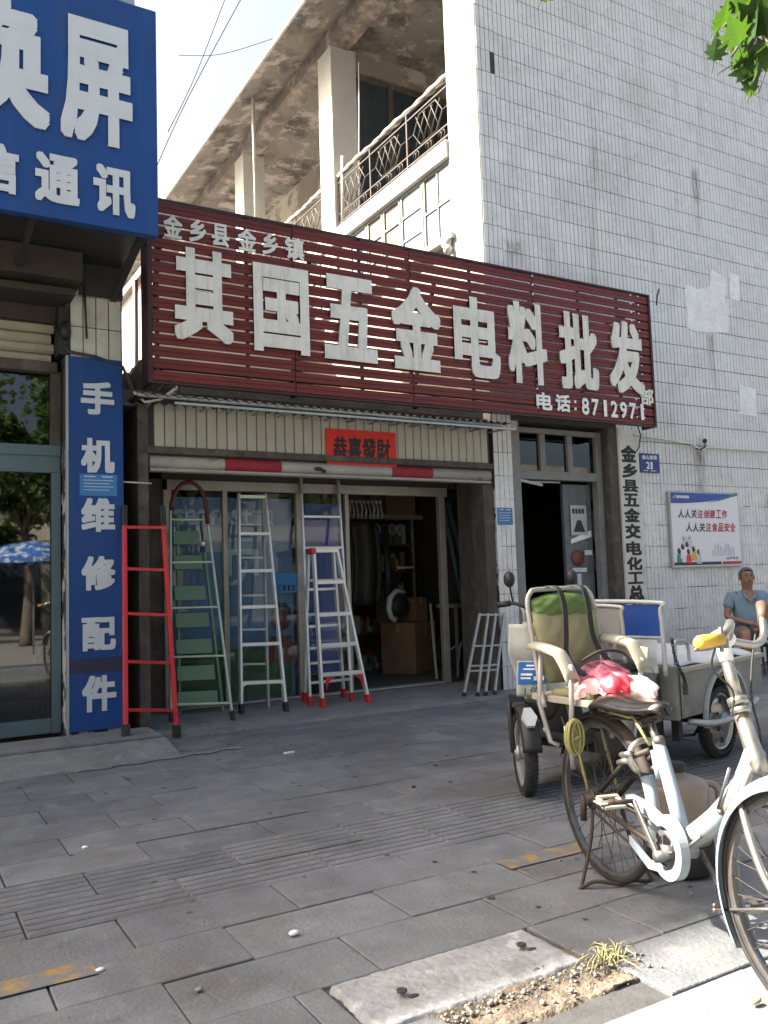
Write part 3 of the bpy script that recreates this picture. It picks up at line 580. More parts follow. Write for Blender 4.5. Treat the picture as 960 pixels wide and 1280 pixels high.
# fascia of upright cream ribs
mb = MB(); mb.box(1.98, 5.74, 7.47, 7.52, 2.42, 2.95); mb.build('fascia_board', 'darkmetal', hs)
rw = (5.71-2.04)/38
mrib = MB().cbox(-rw/2+.004, rw/2-.004, -.012, .01, -.205, .205, .006).mesh('rib', 'cream')
for i in range(38): inst(mrib, 'rib_panel', hs, (2.04+rw*(i+.5), 7.462, 2.70), (0, 0, random.uniform(-.03, .03)))
mb = MB(); mb.box(1.96, 5.74, 7.40, 7.52, 2.43, 2.49); mb.box(1.96, 5.74, 7.42, 7.5, 2.92, 2.96); mb.build('fascia_rail', 'wood', hs, .005)
# roller box
mb = MB(); mb.tube([(2.0, 7.48, 2.36), (5.72, 7.48, 2.36)], .062, 14); mb.build('shutter_roll', 'roller', hs)
mb = MB(); mb.box(2.0, 5.72, 7.43, 7.53, 2.275, 2.297); mb.box(2.0, 5.5, 7.42, 7.44, 2.285, 2.30); mb.build('shutter_bottom_bar', 'roller', hs)
for x0, x1 in ((2.68, 3.24), (4.46, 4.96)):
    mb = MB(); mb.lathe((x0, 7.48, 2.36), (1, 0, 0), [(.066, 0), (.066, x1-x0)], 14); mb.build('red_band', 'oldred', hs)
mb = MB(); mb.ball((3.62, 7.41, 2.35), .035, 8, 5, (1.4, .5, .6)); mb.ball((3.68, 7.41, 2.33), .025, 8, 5, (1, .5, .8)); mb.build('lock_hardware', 'hinge', hs)
# door framing
YD = 8.2
def fbox(name, m, *a, par=None, bev=.004): mb = MB(); mb.box(*a); o = mb.build(name, m, par or hs, bev); return o
fbox('door_frame', 'framealu', 2.36, 5.64, YD-.03, YD+.03, 2.20, 2.30)
for x in (2.36, 3.76, 5.56): fbox('door_frame', 'framealu', x-.04, x+.04, YD-.035, YD+.035, .02, 2.2)
fbox('door_frame', 'framealu', 2.92, 2.97, YD-.03, YD+.03, .08, 2.2)
fbox('door_frame', 'framealu', 4.30, 4.345, YD-.03, YD+.03, .05, 2.2)
fbox('door_frame', 'framealu', 2.4, 3.72, YD-.03, YD+.03, .02, .1)
fbox('door_sill', 'aludull', 3.8, 5.5, YD-.06, YD+.06, .076, .095)
fbox('wall', 'wood', 1.99, 2.32, YD, YD+.06, .02, 2.86); fbox('wall', 'inner', 1.99, 5.77, YD, YD+.06, 2.30, 2.86)
for x0, x1 in ((2.4, 2.92), (2.97, 3.72)): fbox('pane', 'glass', x0, x1, YD-.006, YD, .1, 2.2, bev=0)
fbox('pane', 'glass', 3.80, 4.30, YD+.01, YD+.016, .1, 2.2, bev=0)
fbox('pane', 'glass', 5.60, 5.85, YD-.006, YD, .1, 2.2, bev=0)
# canopy tube under the sign
mb = MB(); mb.tube([(1.8, 7.05, 2.86), (5.6, 7.05, 2.84)], .02, 8); mb.box(2.1, 5.75, 7.0, 7.03, 2.79, 2.81)
for k in range(16): mb.tube([(1.9+.25*k, 7.0, 2.80), (1.98+.25*k, 7.5, 2.84)], .01, 5)
mb.build('canopy_frame', 'aludull', hs)
mb = MB()
def crg(u, v): return (1.8+3.9*u, 7.0+.5*v, 2.86+.012*math.sin(u*3.9/.09*2*PI)+.02*v)
mb.grid(crg, 340, 1); mb.build('corrugated_sheet', 'darkmetal', hs)

# goods shown inside, each its own thing
def obj1(mb, name, m, label, cat, group=None, **k): o = mb.build(name, m, None, **k); return tag(o, label, cat, group)
bn = thing('window_banner', 'faded blue advertising banner hanging behind the left shop window', 'banner', (3.0, YD+.06, 1.2))
mb = MB(); mb.box(2.4, 3.70, YD+.05, YD+.055, .1, 2.14); mb.build('sheet', 'bannerblue', bn)
mb = MB(); text_row(mb, 'seefosti贝', 2.44, 3.5, 1.86, 2.02, YD+.048, .05, .03); mb.build('lettering', 'bannergrey', bn)
mb = MB(); mb.prism([(3.0, YD+.047, 1.62), (3.32, YD+.047, 1.62), (3.32, YD+.047, 1.35), (3.26, YD+.047, 1.35), (3.26, YD+.047, 1.56), (3.0, YD+.047, 1.56)], (0, .002, 0)); mb.tube([(3.0, YD+.046, 1.26), (3.12, YD+.046, 1.3), (3.17, YD+.046, 1.42), (3.17, YD+.046, 1.5)], .03, 5); mb.prism([(2.98, YD+.046, 1.35), (3.03, YD+.046, 1.35), (3.03, YD+.046, 1.6), (2.98, YD+.046, 1.6)], (0, .002, 0)); mb.build('emblem', 'bannergrey', bn)
mb = MB(); mb.box(2.45, 3.66, YD+.044, YD+.049, .12, .62); mb.build('green_field', 'bannergreen', bn)
bf = thing('portrait_figure', 'dim portrait of a smiling person printed low on the window banner', 'picture', (3.55, YD+.04, .6))
mb = MB(); mb.lathe((3.55, YD+.044, .88), (0, -1, 0), [(.0, .002), (.11, .002), (.11, 0)], 18); mb.prism([(3.32, YD+.044, .45), (3.72, YD+.044, .45), (3.66, YD+.044, .72), (3.44, YD+.044, .72)], (0, -.002, 0)); mb.build('portrait', 'bannerred', bf)
mb = MB(); mb.prism([(3.44, YD+.041, .93), (3.5, YD+.041, 1.01), (3.6, YD+.041, 1.01), (3.66, YD+.041, .93), (3.66, YD+.041, 1.0), (3.6, YD+.041, 1.06), (3.5, YD+.041, 1.06), (3.44, YD+.041, 1.0)], (0, -.002, 0)); mb.build('portrait_hair', 'black', bf)
mb = MB(); mb.box(3.48, 3.72, YD-.012, YD-.008, 1.16, 1.36); mb.cur = 1; text_row(mb, '厂家15', 3.5, 3.7, 1.18, 1.24, YD-.0135, .2, .02); o = mb.build('window_sticker', ['lightblue', 'black']); tag(o, 'small blue and white sticker on the glass right of the plain aluminium ladder', 'sticker')
nb = MB(); nb.box(3.85, 4.25, YD+.05, YD+.055, .3, 2.1); obj1(nb, 'door_banner', 'navy', 'narrow blue sheet behind the tall aluminium ladder', 'banner')
# shelves with cartons
sh = thing('wall_shelf', 'long pale shelf running high across the back of the hardware shop', 'shelf', (5.5, 10, 2.0))
mb = MB(); mb.box(4.2, 6.45, 9.95, 10.35, 2.08, 2.14); mb.build('shelf_board', 'boardw', sh); mb = MB(); mb.box(4.2, 4.25, 10.2, 10.28, 0, 2.08); mb.build('leg', 'wood', sh); mb = MB(); mb.box(6.38, 6.43, 10.2, 10.28, 0, 2.08); mb.build('leg', 'wood', sh)
def carton(x, y, z, sx, sy, sz, rz, label, m='carton', group=None):
    t = thing('cardboard_box', label, 'box', (x, y, z), rz, world=False, group=group)
    mb = MB(); mb.box(-sx/2, sx/2, -sy/2, sy/2, 0, sz); mb.build('carton', m, t, .006)
    mb = MB(); mb.box(-sx/2-.001, sx/2+.001, -.025, .025, sz*.8, sz+.002); mb.box(-.025, .025, -sy/2-.002, -sy/2, sz*.7, sz); mb.build('tape', 'tape', t); return t
carton(5.84, 9.45, .079, .56, .5, .64, .5, 'large brown carton standing on the hardware shop floor')
carton(5.93, 9.42, .725, .24, .22, .30, .3, 'small brown carton on top of the large floor carton')
carton(5.66, 9.6, .725, .26, .26, .42, .1, 'dim brown carton stacked behind the hooked pale hose')
for i, (x, s_, h, l) in enumerate(((4.75, .26, .3, 'leftmost carton on the high shelf'), (5.06, .26, .33, 'second carton from the left on the high shelf'), (5.38, .28, .3, 'third carton from the left on the high shelf'), (5.7, .18, .34, 'narrow carton near the middle of the high shelf'), (6.1, .46, .36, 'rightmost and widest carton on the high shelf'))): carton(x, 10.1, 2.14, s_, .3, h, random.uniform(-.1, .1), l)
rg = random.Random(77)
for c in range(7):
    x = 4.35+.36*c; z = .079
    for q in range(4):
        h = rg.uniform(.26, .42)
        if z+h > 1.9: break
        carton(x+rg.uniform(-.02, .02), 10.9+rg.uniform(-.1, .1), z, .32, .34, h, rg.uniform(-.12, .12), 'dim carton, %s up in the %s stack from left at the shop back wall' % (('first', 'second', 'third', 'fourth')[q], ('first', 'second', 'third', 'fourth', 'fifth', 'sixth', 'seventh')[c]), group='cartons stacked at the back of the shop'); z += h+.002
t = thing('hose_reel', 'pale curved hose hooked over the cartons inside the shop', 'hose', (5.5, 9.2, .8)); mb = MB(); mb.tube([(5.66, 9.2, 1.10), (5.52, 9.2, 1.12), (5.43, 9.2, 1.03), (5.41, 9.2, .9), (5.44, 9.2, .8), (5.5, 9.2, .76)], [.02, .03, .038, .038, .034, .045], 8); mb.build('hose', 'letter', t); mb = MB(); mb.lathe((5.6, 9.26, .93), (0, -1, 0), [(0, .02), (.14, .02), (.14, -.02)], 16); mb.build('reel_disc', 'darkmetal', t)
t = thing('hanging_coat', 'dark coat hanging left of the cartons in the shop doorway', 'coat', (5.2, 9.4, 1.0)); mb = MB(); mb.grid(lambda u, v: (4.95+.46*u+.05*math.sin(v*3), 9.4+.05*math.sin(u*9), .95+1.08*v-.08*(2*u-1)**2*v), 14, 10); mb.build('cloth', 'darkmetal', t, solid=.03); mb = MB(); mb.tube([(5.5, 9.4, 1.95), (5.54, 9.4, 1.3), (5.5, 9.38, 1.0)], [.04, .05, .05], 8); mb.build('sleeve', 'darkmetal', t)
for k in range(2):
    t = thing('leaning_tube', ('left', 'right')[k]+' one of two pale green tubes leaning behind the right door glass', 'tube', (6.0+.12*k, 8.6, 0)); dx = .12*k
    mb = MB(); mb.tube([(6.1+dx, 8.6, .95), (6.04+dx, 8.65, 1.5), (5.93+dx*.7, 8.7, 2.2)], .03, 8); mb.build('tube', 'teal', t)
t = thing('workbench', 'low pale bench behind the right door frame of the shop', 'bench', (6.2, 8.75, 0)); mb = MB(); mb.box(5.92, 6.45, 8.5, 8.9, .90, .94); mb.build('tabletop', 'boardw', t)
for x in (5.94, 6.4): MB().box(x, x+.03, 8.52, 8.55, .07, .90).build('leg', 'boardw', t)
t = thing('plastic_sheet', 'crumpled clear plastic sheet hanging from the bench behind the right door frame', 'sheet', (6.2, 8.5, .6)); mb = MB(); mb.grid(lambda u, v: (6.05+.24*u, 8.48+.02*math.sin(u*20), .6+.32*v+.02*math.sin(u*9+v*5)), 10, 8); mb.build('sheet', 'cover', t)
t = thing('wire_coil', 'dark coil of wire standing on the floor right of the large carton', 'coil', (6.2, 9.1, 0))
for k in range(5): mb = MB(); mb.tube([(6.16+.17*math.cos(a)+.01*k, 9.0+.02*k, .36+.25*math.sin(a)) for a in [2*PI*q/20 for q in range(20)]], .014, 5, True); mb.build('loop', 'rust', t)
gk = thing('goods_rack', 'dim open rack crowded with small packets at the back of the hardware shop', 'rack', (5.4, 10.2, 0))
for z in (.55, .95, 1.35, 1.72): MB().box(4.3, 6.3, 9.98, 10.3, z, z+.025).build('rack_shelf', 'wood', gk)
for x in (4.3, 5.3, 6.28): MB().box(x, x+.03, 9.98, 10.01, .08, 2.08).build('upright', 'aludull', gk)
rgp = random.Random(91)
for mm in ('redplastic', 'bagwhite', 'bagblue', 'carton', 'aludull', 'grip', 'greenstep'):
    mb = MB()
    for q in range(46):
        z = rgp.choice((.575, .975, 1.375, 1.745, .08)); x = rgp.uniform(4.35, 6.15); w__ = rgp.uniform(.03, .11); h = rgp.uniform(.05, .28); y = rgp.uniform(9.96, 10.15)
        mb.box(x, x+w__, y, y+.08, z, z+h) if rgp.random() < .6 else mb.lathe((x, y+.05, z), (0, 0, 1), [(0, 0), (w__*.5, 0), (w__*.5, h*.8), (w__*.2, h), (0, h)], 8)
    mb.build('packet', mm, gk, kind='stuff')
t = thing('leaning_stick', 'pale stick leaning just inside the right shop door', 'stick', (5.7, 8.6, 0)); mb = MB(); mb.bar((5.62, 8.5, .08), (5.83, 8.9, .95), .03); mb.build('stick', 'boardw', t)
t = thing('folding_chair', 'thin dark folded chair inside the right door frame', 'chair', (6.0, 8.5, 0))
mb = MB(); mb.tube(bez_([(5.88, 8.45, .08), (5.98, 8.5, .45), (6.1, 8.5, .5), (6.2, 8.45, .08)]), .012, 6); mb.build('leg', 'aludull', t); mb = MB(); mb.tube([(5.9, 8.6, .4), (6.0, 8.6, .45), (6.25, 8.6, .42)], .012, 6); mb.build('seat', 'aludull', t)
t = thing('tube_lamp', 'unlit white tube lamp lying level in the dark shop interior', 'lamp', (6.0, 9.9, 1.3)); mb = MB(); mb.tube([(5.92, 9.8, 1.42), (6.18, 9.8, 1.42)], .016, 8); mb.build('tube', 'white', t)
t = thing('tool_display', 'cluster of small metal tools hanging at the top left of the doorway', 'tools', (4.9, 8.9, 2.0))
for k in range(9): mb = MB(); x = 4.72+.055*k; mb.tube([(x, 8.9, 2.22), (x+.03, 8.9, 2.12-.04*(k % 3)), (x+.01, 8.9, 2.0)], .013, 5); mb.ball((x, 8.9, 2.2), .026, 6, 4); mb.build('tool', 'aludull', t)
for k, x in enumerate((5.62, 5.74, 5.86, 5.98)):
    t = thing('hanging_coil', ('pale', 'red', 'grey metal', 'off-white')[k]+' coil hanging below the high shelf in the shop', 'goods', (x, 9.8, 2.0), group='goods hanging under the high shelf'); mb = MB(); mb.tube([(x+.045*math.cos(a), 9.8, 1.93+.07*math.sin(a)) for a in [2*PI*q/14 for q in range(14)]], .016, 5, True); mb.build('coil', ('letter', 'redplastic', 'aludull', 'bagwhite')[k], t)
t = thing('stool', 'faint bent tube stool in the dark doorway of the right shop', 'stool', (6.55, 9, 0))
for x in (6.42, 6.52, 6.6, 6.7): mb = MB(); mb.tube([(x-.02, 8.9, .03), (x, 8.9, .6), (6.56, 8.9, .72)], .012, 6); mb.build('leg', 'aludull', t)
mb = MB(); mb.lathe((6.56, 8.9, .7), (0, 0, 1), [(0, .03), (.15, .03), (.15, 0), (0, 0)], 16); mb.build('seat', 'wood', t)

# ================================================================== RED SLATTED SIGN
rs = thing('slatted_shop_sign', 'long dark red slatted sign board with large white characters above the shops', 'sign', (4.8, 6.95, 2.96))
z0s, z1s, YS = 2.96, 4.51, 6.95
segs = [(1.90, 3.19), (3.195, 4.45), (4.455, 6.02), (6.025, 7.78)]
nsl = 15; pit_ = (z1s-z0s)/nsl
for si, (xa, xb) in enumerate(segs):
    L = xb-xa; h = pit_-.016; mb = MB()
    prof = [(0.006, -h/2), (0, -h/2+.004), (0, -.003), (.004, 0), (0, .003), (0, h/2-.004), (.006, h/2), (.012, h/2), (.012, -h/2)]
    mb.prism([(0, a, b) for a, b in prof], (L-.004, 0, 0)); me = mb.mesh('slat', 'redslat')
    for k in range(nsl): inst(me, 'slat', rs, (xa+.002, YS+random.uniform(0, .003), z0s+pit_*(k+.5)), (random.uniform(-.03, .03), 0, 0))
fr = MB(); fr.box(1.86, 1.90, YS-.012, YS+.2, z0s-.02, z1s+.02); fr.box(7.78, 7.81, YS-.012, YS+.2, z0s-.02, z1s+.02); fr.box(1.90, 7.78, YS-.012, YS+.03, z1s, z1s+.02); fr.box(1.90, 7.78, YS-.012, YS+.03, z0s-.02, z0s)
fr.build('frame', 'redframe', rs)
for x in [1.95, 2.75, 3.19, 3.9, 4.45, 5.2, 6.02, 6.7, 7.3, 7.74]:
    MB().box(x-.014, x+.014, YS+.022, YS+.05, z0s, z1s).build('upright', 'darkmetal', rs)
mb = MB()
for z in (3.1, 4.4): mb.box(1.9, 7.78, YS+.05, YS+.09, z-.02, z+.02)
for x in (2.0, 3.4, 4.8, 6.2, 7.6): mb.bar((x, YS+.07, 4.3), (x, 7.6, 3.0 if x < 5.6 else 4.3), .035); mb.bar((x, YS+.07, 3.1), (x, 7.6, 3.05), .035)
mb.build('back_frame', 'darkmetal', rs)
mb = MB()
for x in (6.02, 7.62, 7.5):
    for k in range(nsl): mb.ball((x, YS-.002, z0s+pit_*(k+.5)+.03), .011, 6, 4)
mb.build('rivet', 'white', rs, kind='stuff')
BIG = [('其', 2.08, 2.60, 3.33, 4.14), ('国', 2.79, 3.33, 3.31, 4.11), ('五', 3.48, 4.04, 3.31, 4.12), ('金', 4.21, 4.78, 3.29, 4.13), ('电', 4.94, 5.52, 3.29, 4.13), ('料', 5.63, 6.16, 3.28, 4.17), ('批', 6.34, 6.91, 3.28, 4.15), ('发', 7.08, 7.63, 3.30, 4.15), ('部', 7.56, 7.77, 3.19, 3.39)]
for ch, a, b, c, d in BIG:
    mb = MB(); th = .012 if ch == '部' else .022
    put_text(mb, ch, a, b, c, d, YS-.004, th, .034 if ch != '部' else .03); mb.build('character', ['letter', 'letteredge'], rs)
for ch, a, b in (('金', 2.00, 2.16), ('乡', 2.22, 2.37), ('县', 2.42, 2.58), ('金', 2.66, 2.83), ('乡', 2.89, 3.04), ('镇', 3.11, 3.30)):
    mb = MB(); put_text(mb, ch, a, b, 4.20, 4.405, YS-.004, .01, .028); mb.build('character', ['letter', 'letteredge'], rs)
for ch, a, b in (('电', 5.99, 6.21), ('话', 6.26, 6.47)):
    mb = MB(); put_text(mb, ch, a, b, 3.02, 3.21, YS-.004, .008, .032); mb.build('character', ['white', 'letteredge'], rs)
mb = MB(); mb.box(6.535, 6.56, YS-.012, YS-.004, 3.05, 3.08); mb.box(6.535, 6.56, YS-.012, YS-.004, 3.13, 3.16); mb.build('character', 'white', rs)
for i, ch in enumerate('8712971'):
    a = 6.64+.146*i; mb = MB(); n1 = ch == '1'
    put_text(mb, ch, a+(.035 if n1 else 0), a+(.085 if n1 else .105), 3.01, 3.2, YS-.004, .008, .03); mb.build('character', ['white', 'letteredge'], rs)

# red paper over the door
rp = thing('red_greeting_sign', 'bright red paper with four black characters on the cream fascia', 'sign', (4.12, 7.44, 2.58))
mb = MB(); mb.box(3.72, 4.52, 7.432, 7.44, 2.405, 2.76); mb.build('paper', 'redpaper', rp)
for ch, a, b in (('恭', 3.79, 3.945), ('喜', 3.955, 4.11), ('發', 4.12, 4.275), ('財', 4.285, 4.445)):
    mb = MB(); put_text(mb, ch, a, b, 2.455, 2.69, 7.431, 0, .028, .01); mb.build('character', 'ink', rp)
# small blue stickers
def sticker(name, x0, x1, z0, z1, y, label, bars=True):
    t = thing(name, label, 'sticker', ((x0+x1)/2, y, z0)); mb = MB(); mb.box(x0, x1, y-.003, y, z0, z1); mb.build('sheet', 'lightblue', t); mb = MB(); w_ = x1-x0; h = z1-z0
    mb.box(x0+w_*.12, x0+w_*.42, y-.005, y-.003, z1-h*.14, z1-h*.09); mb.box(x0+w_*.58, x0+w_*.88, y-.005, y-.003, z1-h*.14, z1-h*.09)
    for k in range(4): mb.box(x0+w_*.1, x0+w_*(.9-.1*(k % 2)), y-.0045, y-.003, z1-h*(.3+.15*k), z1-h*(.27+.15*k))
    mb.build('print', 'pgrey', t); return t
sticker('information_sticker', 5.74+.06, 6.01, 1.82, 2.01, YW-.001, 'small blue notice on the tiled pillar between the two shop doors')
sticker('information_sticker', 1.38, 1.68, 2.03, 2.21, 7.286, 'blue rounded notice on the tall vertical blue banner')
# vertical lettered board
vb = thing('vertical_lettered_board', 'tall narrow white board with a column of black characters beside the right doorway', 'sign', (7.83, 7.42, .6))
mb = MB(); mb.box(7.66, 7.99, 7.41, 7.445, .35, 3.0); mb.build('board', 'boardwhite', vb, .004)
for ch, c, d in (('金', 2.59, 2.80), ('乡', 2.40, 2.575), ('县', 2.225, 2.38), ('五', 2.05, 2.21), ('金', 1.86, 2.03), ('交', 1.66, 1.84), ('电', 1.46, 1.63), ('化', 1.28, 1.44), ('工', 1.115, 1.26), ('总', .915, 1.10), ('公', .73, .89), ('司', .54, .71)):
    mb = MB(); put_text(mb, ch, 7.685, 7.945, c, d, 7.409, 0, .038); mb.build('character', 'ink', vb)
# house number plate
hp = thing('house_number_plate', 'small dark blue plate with a white number on the tiled wall', 'sign', (8.2, 7.44, 2.5))
mb = MB(); mb.box(8.02, 8.37, 7.43, 7.445, 2.48, 2.72); mb.build('plate', 'plateblue', hp, .004)
mb = MB(); put_text(mb, '2', 8.13, 8.19, 2.525, 2.615, 7.429, 0, .035); put_text(mb, '1', 8.205, 8.24, 2.525, 2.615, 7.429, 0, .035); mb.box(8.08, 8.16, 7.4285, 7.4295, 2.50, 2.508); mb.box(8.2, 8.3, 7.4285, 7.4295, 2.50, 2.508); text_row(mb, '金山南街', 8.06, 8.33, 2.645, 2.70, 7.429, .1, .02); mb.build('lettering', 'white', hp)
# poster
po = thing('public_notice_poster', 'framed white poster with two lines of characters and a blue top on the wall', 'poster', (9.1, 7.43, 1.3))
X0, X1, Z0, Z1 = 8.49, 9.77, 1.31, 2.24
mb = MB(); mb.box(X0-.02, X1+.02, 7.405, 7.44, Z0-.02, Z1+.02); mb.build('frame', 'aludull', po, .004)
mb = MB(); mb.box(X0, X1, 7.4, 7.406, Z0, Z1); mb.build('sheet', 'posterw', po)
mb = MB(); n = 24; top = [(X0+(X1-X0)*i/n, 7.398, Z1-.0) for i in range(n+1)]; bot = [(X0+(X1-X0)*i/n, 7.398, Z1-.135+.12*(i/n)**2.2) for i in range(n+1)]
for i in range(n): mb.quad(top[i], bot[i], bot[i+1], top[i+1])
mb.build('blue_wave', 'navy', po)
mb = MB()
for i in range(n//2, n):
    f = lambda i: Z1-.155+.15*(i/n)**2.5; mb.quad((X0+(X1-X0)*i/n, 7.3975, f(i)), (X0+(X1-X0)*i/n, 7.3975, f(i)+.035*(i/n-.5)*2), (X0+(X1-X0)*(i+1)/n, 7.3975, f(i+1)+.035*((i+1)/n-.5)*2), (X0+(X1-X0)*(i+1)/n, 7.3975, f(i+1)))
mb.build('green_wave', 'pgreen', po)
mb = MB(); text_row(mb, '人人关', X0+.11, X0+.11+.36, 1.92, 2.03, 7.397, .12, .02, 0, .012); text_row(mb, '人人关', X0+.24, X0+.24+.37, 1.745, 1.86, 7.397, .12, .02, 0, .012); mb.build('lettering', 'pdark', po)
mb = MB(); text_row(mb, '注创建工作', X0+.11+.36, X0+1.05, 1.92, 2.03, 7.397, .12, .02, 0, .012); text_row(mb, '注食品安全', X0+.24+.37, X0+1.2, 1.745, 1.86, 7.397, .12, .02, 0, .012); mb.build('lettering', 'pred', po)
mb = MB(); text_row(mb, '德善善之公', X0+.1, X0+.36, Z1-.075, Z1-.035, 7.397, .1, .01) if False else mb.box(X0+.1, X0+.34, 7.3965, 7.3975, Z1-.07, Z1-.035); mb.tube([(X0+.04, 7.397, Z1-.05), (X0+.06, 7.397, Z1-.075), (X0+.09, 7.397, Z1-.03)], .006, 4); mb.build('emblem', 'pgrey', po)
mb = MB(); mb.box(X0, X0+.88, 7.3965, 7.3985, Z0+.012, Z0+.05); mb.build('footer_bar', 'pdark', po); mb = MB(); mb.prism([(X0+.89, 7.3965, Z0+.012), (X1, 7.3965, Z0+.012), (X1, 7.3965, Z0+.05), (X0+.92, 7.3965, Z0+.05)], (0, .002, 0)); mb.build('footer_bar', 'pred', po)
for dx, dz, cm, bm_ in ((.1, .1, 'skin', 'pgreen'), (.17, .15, 'skin', 'white'), (.25, .18, 'skin', 'bagpink'), (.37, .12, 'skin', 'grip'), (.2, .27, 'pgrey', 'pgrey'), (.3, .28, 'pgrey', 'pgrey'), (.27, .09, 'skin', 'bagred'), (.46, .08, 'pgrey', 'pgrey')):
    mb = MB(); y = 7.3962-dx*.001; x = X0+dx; z = Z0+.05+dz
    mb.lathe((x, y, z+.04), (0, -1, 0), [(0, .0006), (.03, .0006), (.03, 0)], 12); mb.cur = 1; mb.prism([(x-.05, y, z-.1), (x+.05, y, z-.1), (x+.035, y, z+.01), (x-.035, y, z+.01)], (0, .0005, 0)); mb.cur = 2
    mb.lathe((x, y+.0002, z+.05), (0, -1, 0), [(0, .001), (.031, .001), (.031, 0)], 12, (0 - PI*.1, PI*1.1)) if dz < .25 else None
    mb.build('figure', [cm, bm_, 'pdark'], po)
mb = MB(); text_row(mb, '金乡县宣', X1-.3, X1-.06, Z0+.075, Z0+.11, 7.397, .1, .01); mb.build('lettering', 'letteredge', po)
mb = MB()
for k in range(9): x = X0+.72+.05*k; mb.box(x, x+.03, 7.3972, 7.3985, Z0+.12, Z0+.2+.09*abs(math.sin(k*2.3)))
mb.build('skyline_print', 'pgrey', po)
# ================================================================== PHONE SHOP (left)
ph = thing('phone_shop', 'dark fronted two storey phone repair shop at the left edge', 'shop', (1.0, 7.4, .1))
mb = MB(); mb.box(-12, 1.74, 7.62, 12, 4.0, 4.6); mb.box(1.28, 1.74, 7.32, 12, -.05, 4.0); mb.build('wall', 'joint', ph)
mb = MB(); mb.box(-12, .3, 7.3, 7.6, -.05, 4.0); mb.build('wall', 'stucco', ph)
mb = MB(); mb.box(-12, 1.88, 7.45, 12, 4.6, 9.0); mb.build('upper_storey', 'stucco', ph)
f_ = MB(); 
for x in (.6, 1.2, 1.84): f_.box(x-.05, x+.05, 7.38, 7.46, 4.8, 8.6)
for z in (4.8, 6.0, 7.2, 8.55): f_.box(.6, 1.84, 7.39, 7.455, z, z+.08)
wf = f_.build('window_frame', 'aludull', ph); sub_o0(wf, ph)
for x0, x1 in ((.65, 1.15), (1.25, 1.79)):
    for z0 in (4.88, 6.08, 7.28): MB().box(x0, x1, 7.42, 7.43, z0, z0+1.1).build('pane', 'windowwhite', wf)
m_ot = MB().cbox(-.0485, .0485, -.0, .012, -.128, .128, .003).mesh('tile', 'oldtile')
for i in range(4):
    for k in range(4): inst(m_ot, 'tile', ph, (1.365+.104*i, 7.305, 3.32+.262*k), (random.uniform(-.01, .01), 0, 0))
# shop window, door glass, frames
fr = MB(); fr.box(.2, 1.27, 7.52, 7.6, 2.24, 2.46); fr.box(.2, 1.27, 7.50, 7.6, 2.38, 2.47); fr.box(1.2, 1.27, 7.5, 7.6, .1, 2.24); fr.box(.2, 1.2, 7.52, 7.6, .1, .22); fr.build('shop_window_frame', 'teal', ph, .005)
mb = MB(); mb.box(1.19, 1.27, 7.5, 7.62, 2.47, 3.1); mb.build('timber_post', 'wood', ph)
mb = MB(); mb.box(.2, 1.2, 7.555, 7.56, .22, 2.24); g1 = mb.build('pane', 'glassdark', ph)
mb = MB(); mb.box(.2, 1.19, 7.555, 7.56, 2.47, 3.1); mb.build('pane', 'glassdark', ph)
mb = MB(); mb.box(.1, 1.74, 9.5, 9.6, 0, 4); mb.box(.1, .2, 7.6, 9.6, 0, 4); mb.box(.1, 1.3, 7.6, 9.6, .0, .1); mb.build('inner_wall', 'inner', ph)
mb = MB(); mb.box(.2, 1.24, 7.46, 7.58, 3.08, 3.17); mb.build('door_head', 'wood', ph, .01)
# half open slatted shutter
for k in range(6):
    h = .085; z = 3.17+.088*k; mb = MB(); y = 7.56-.012*(k % 2)
    mb.prism([(.2, y, z), (.2, y-.02, z+.02), (.2, y-.02, z+.065), (.2, y, z+h), (.2, y+.01, z+h), (.2, y+.01, z)], (1.0+.02*(k % 2), 0, 0)); mb.build('shutter_slat', 'shutter', ph)
mb = MB(); mb.box(.2, 1.32, 7.1, 7.6, 3.64, 3.70); mb.box(.2, 1.28, 7.2, 7.6, 3.70, 3.74); mb.box(.2, 1.24, 7.45, 7.6, 3.5, 3.64); mb.build('canopy_ledge', 'darkwood', ph, .01)
mb = MB(); mb.box(.2, 1.36, 7.0, 7.6, 3.74, 3.98); mb.build('canopy_box', 'darkwood', ph, .01)
mb = MB(); mb.box(-.5, 1.76, 6.28, 7.6, 3.99, 4.02); mb.bar((1.68, 6.3, 3.98), (1.66, 7.3, 3.72), .05); mb.bar((.9, 6.3, 3.97), (.88, 7.0, 3.8), .04); mb.box(1.38, 1.74, 7.28, 7.4, 3.72, 4.0); mb.build('sign_bracket', 'darkmetal', ph)
mb = MB(); mb.tube([(1.2, 7.4, 3.5), (1.24, 7.35, 3.3), (1.3, 7.28, 3.22), (1.5, 7.27, 3.2), (1.74, 7.3, 3.14), (1.8, 7.3, 3.0), (1.83, 7.3, 2.93), (1.95, 7.2, 2.86), (2.0, 7.05, 2.95)], .014, 6); mb.tube([(1.42, 7.28, 3.8), (1.44, 7.28, 3.35)], .01, 5); mb.build('cable', 'wire', ph)
mb = MB(); mb.tube([(1.82, 7.25, 2.92), (1.9, 7.2, 2.83), (2.0, 7.1, 2.84), (2.1, 7.0, 2.92)], .012, 6); mb.tube([(1.74, 7.35, 2.16), (2.0, 7.4, 2.16)], .008, 5); mb.build('cable', 'jointc', ph)
mb = MB(); mb.ball((1.27, 7.3, 3.4), .07, 8, 6, (.7, 1, 1.2)); mb.box(1.22, 1.3, 7.3, 7.5, 3.2, 3.6); mb.build('shutter_motor', 'black', ph)
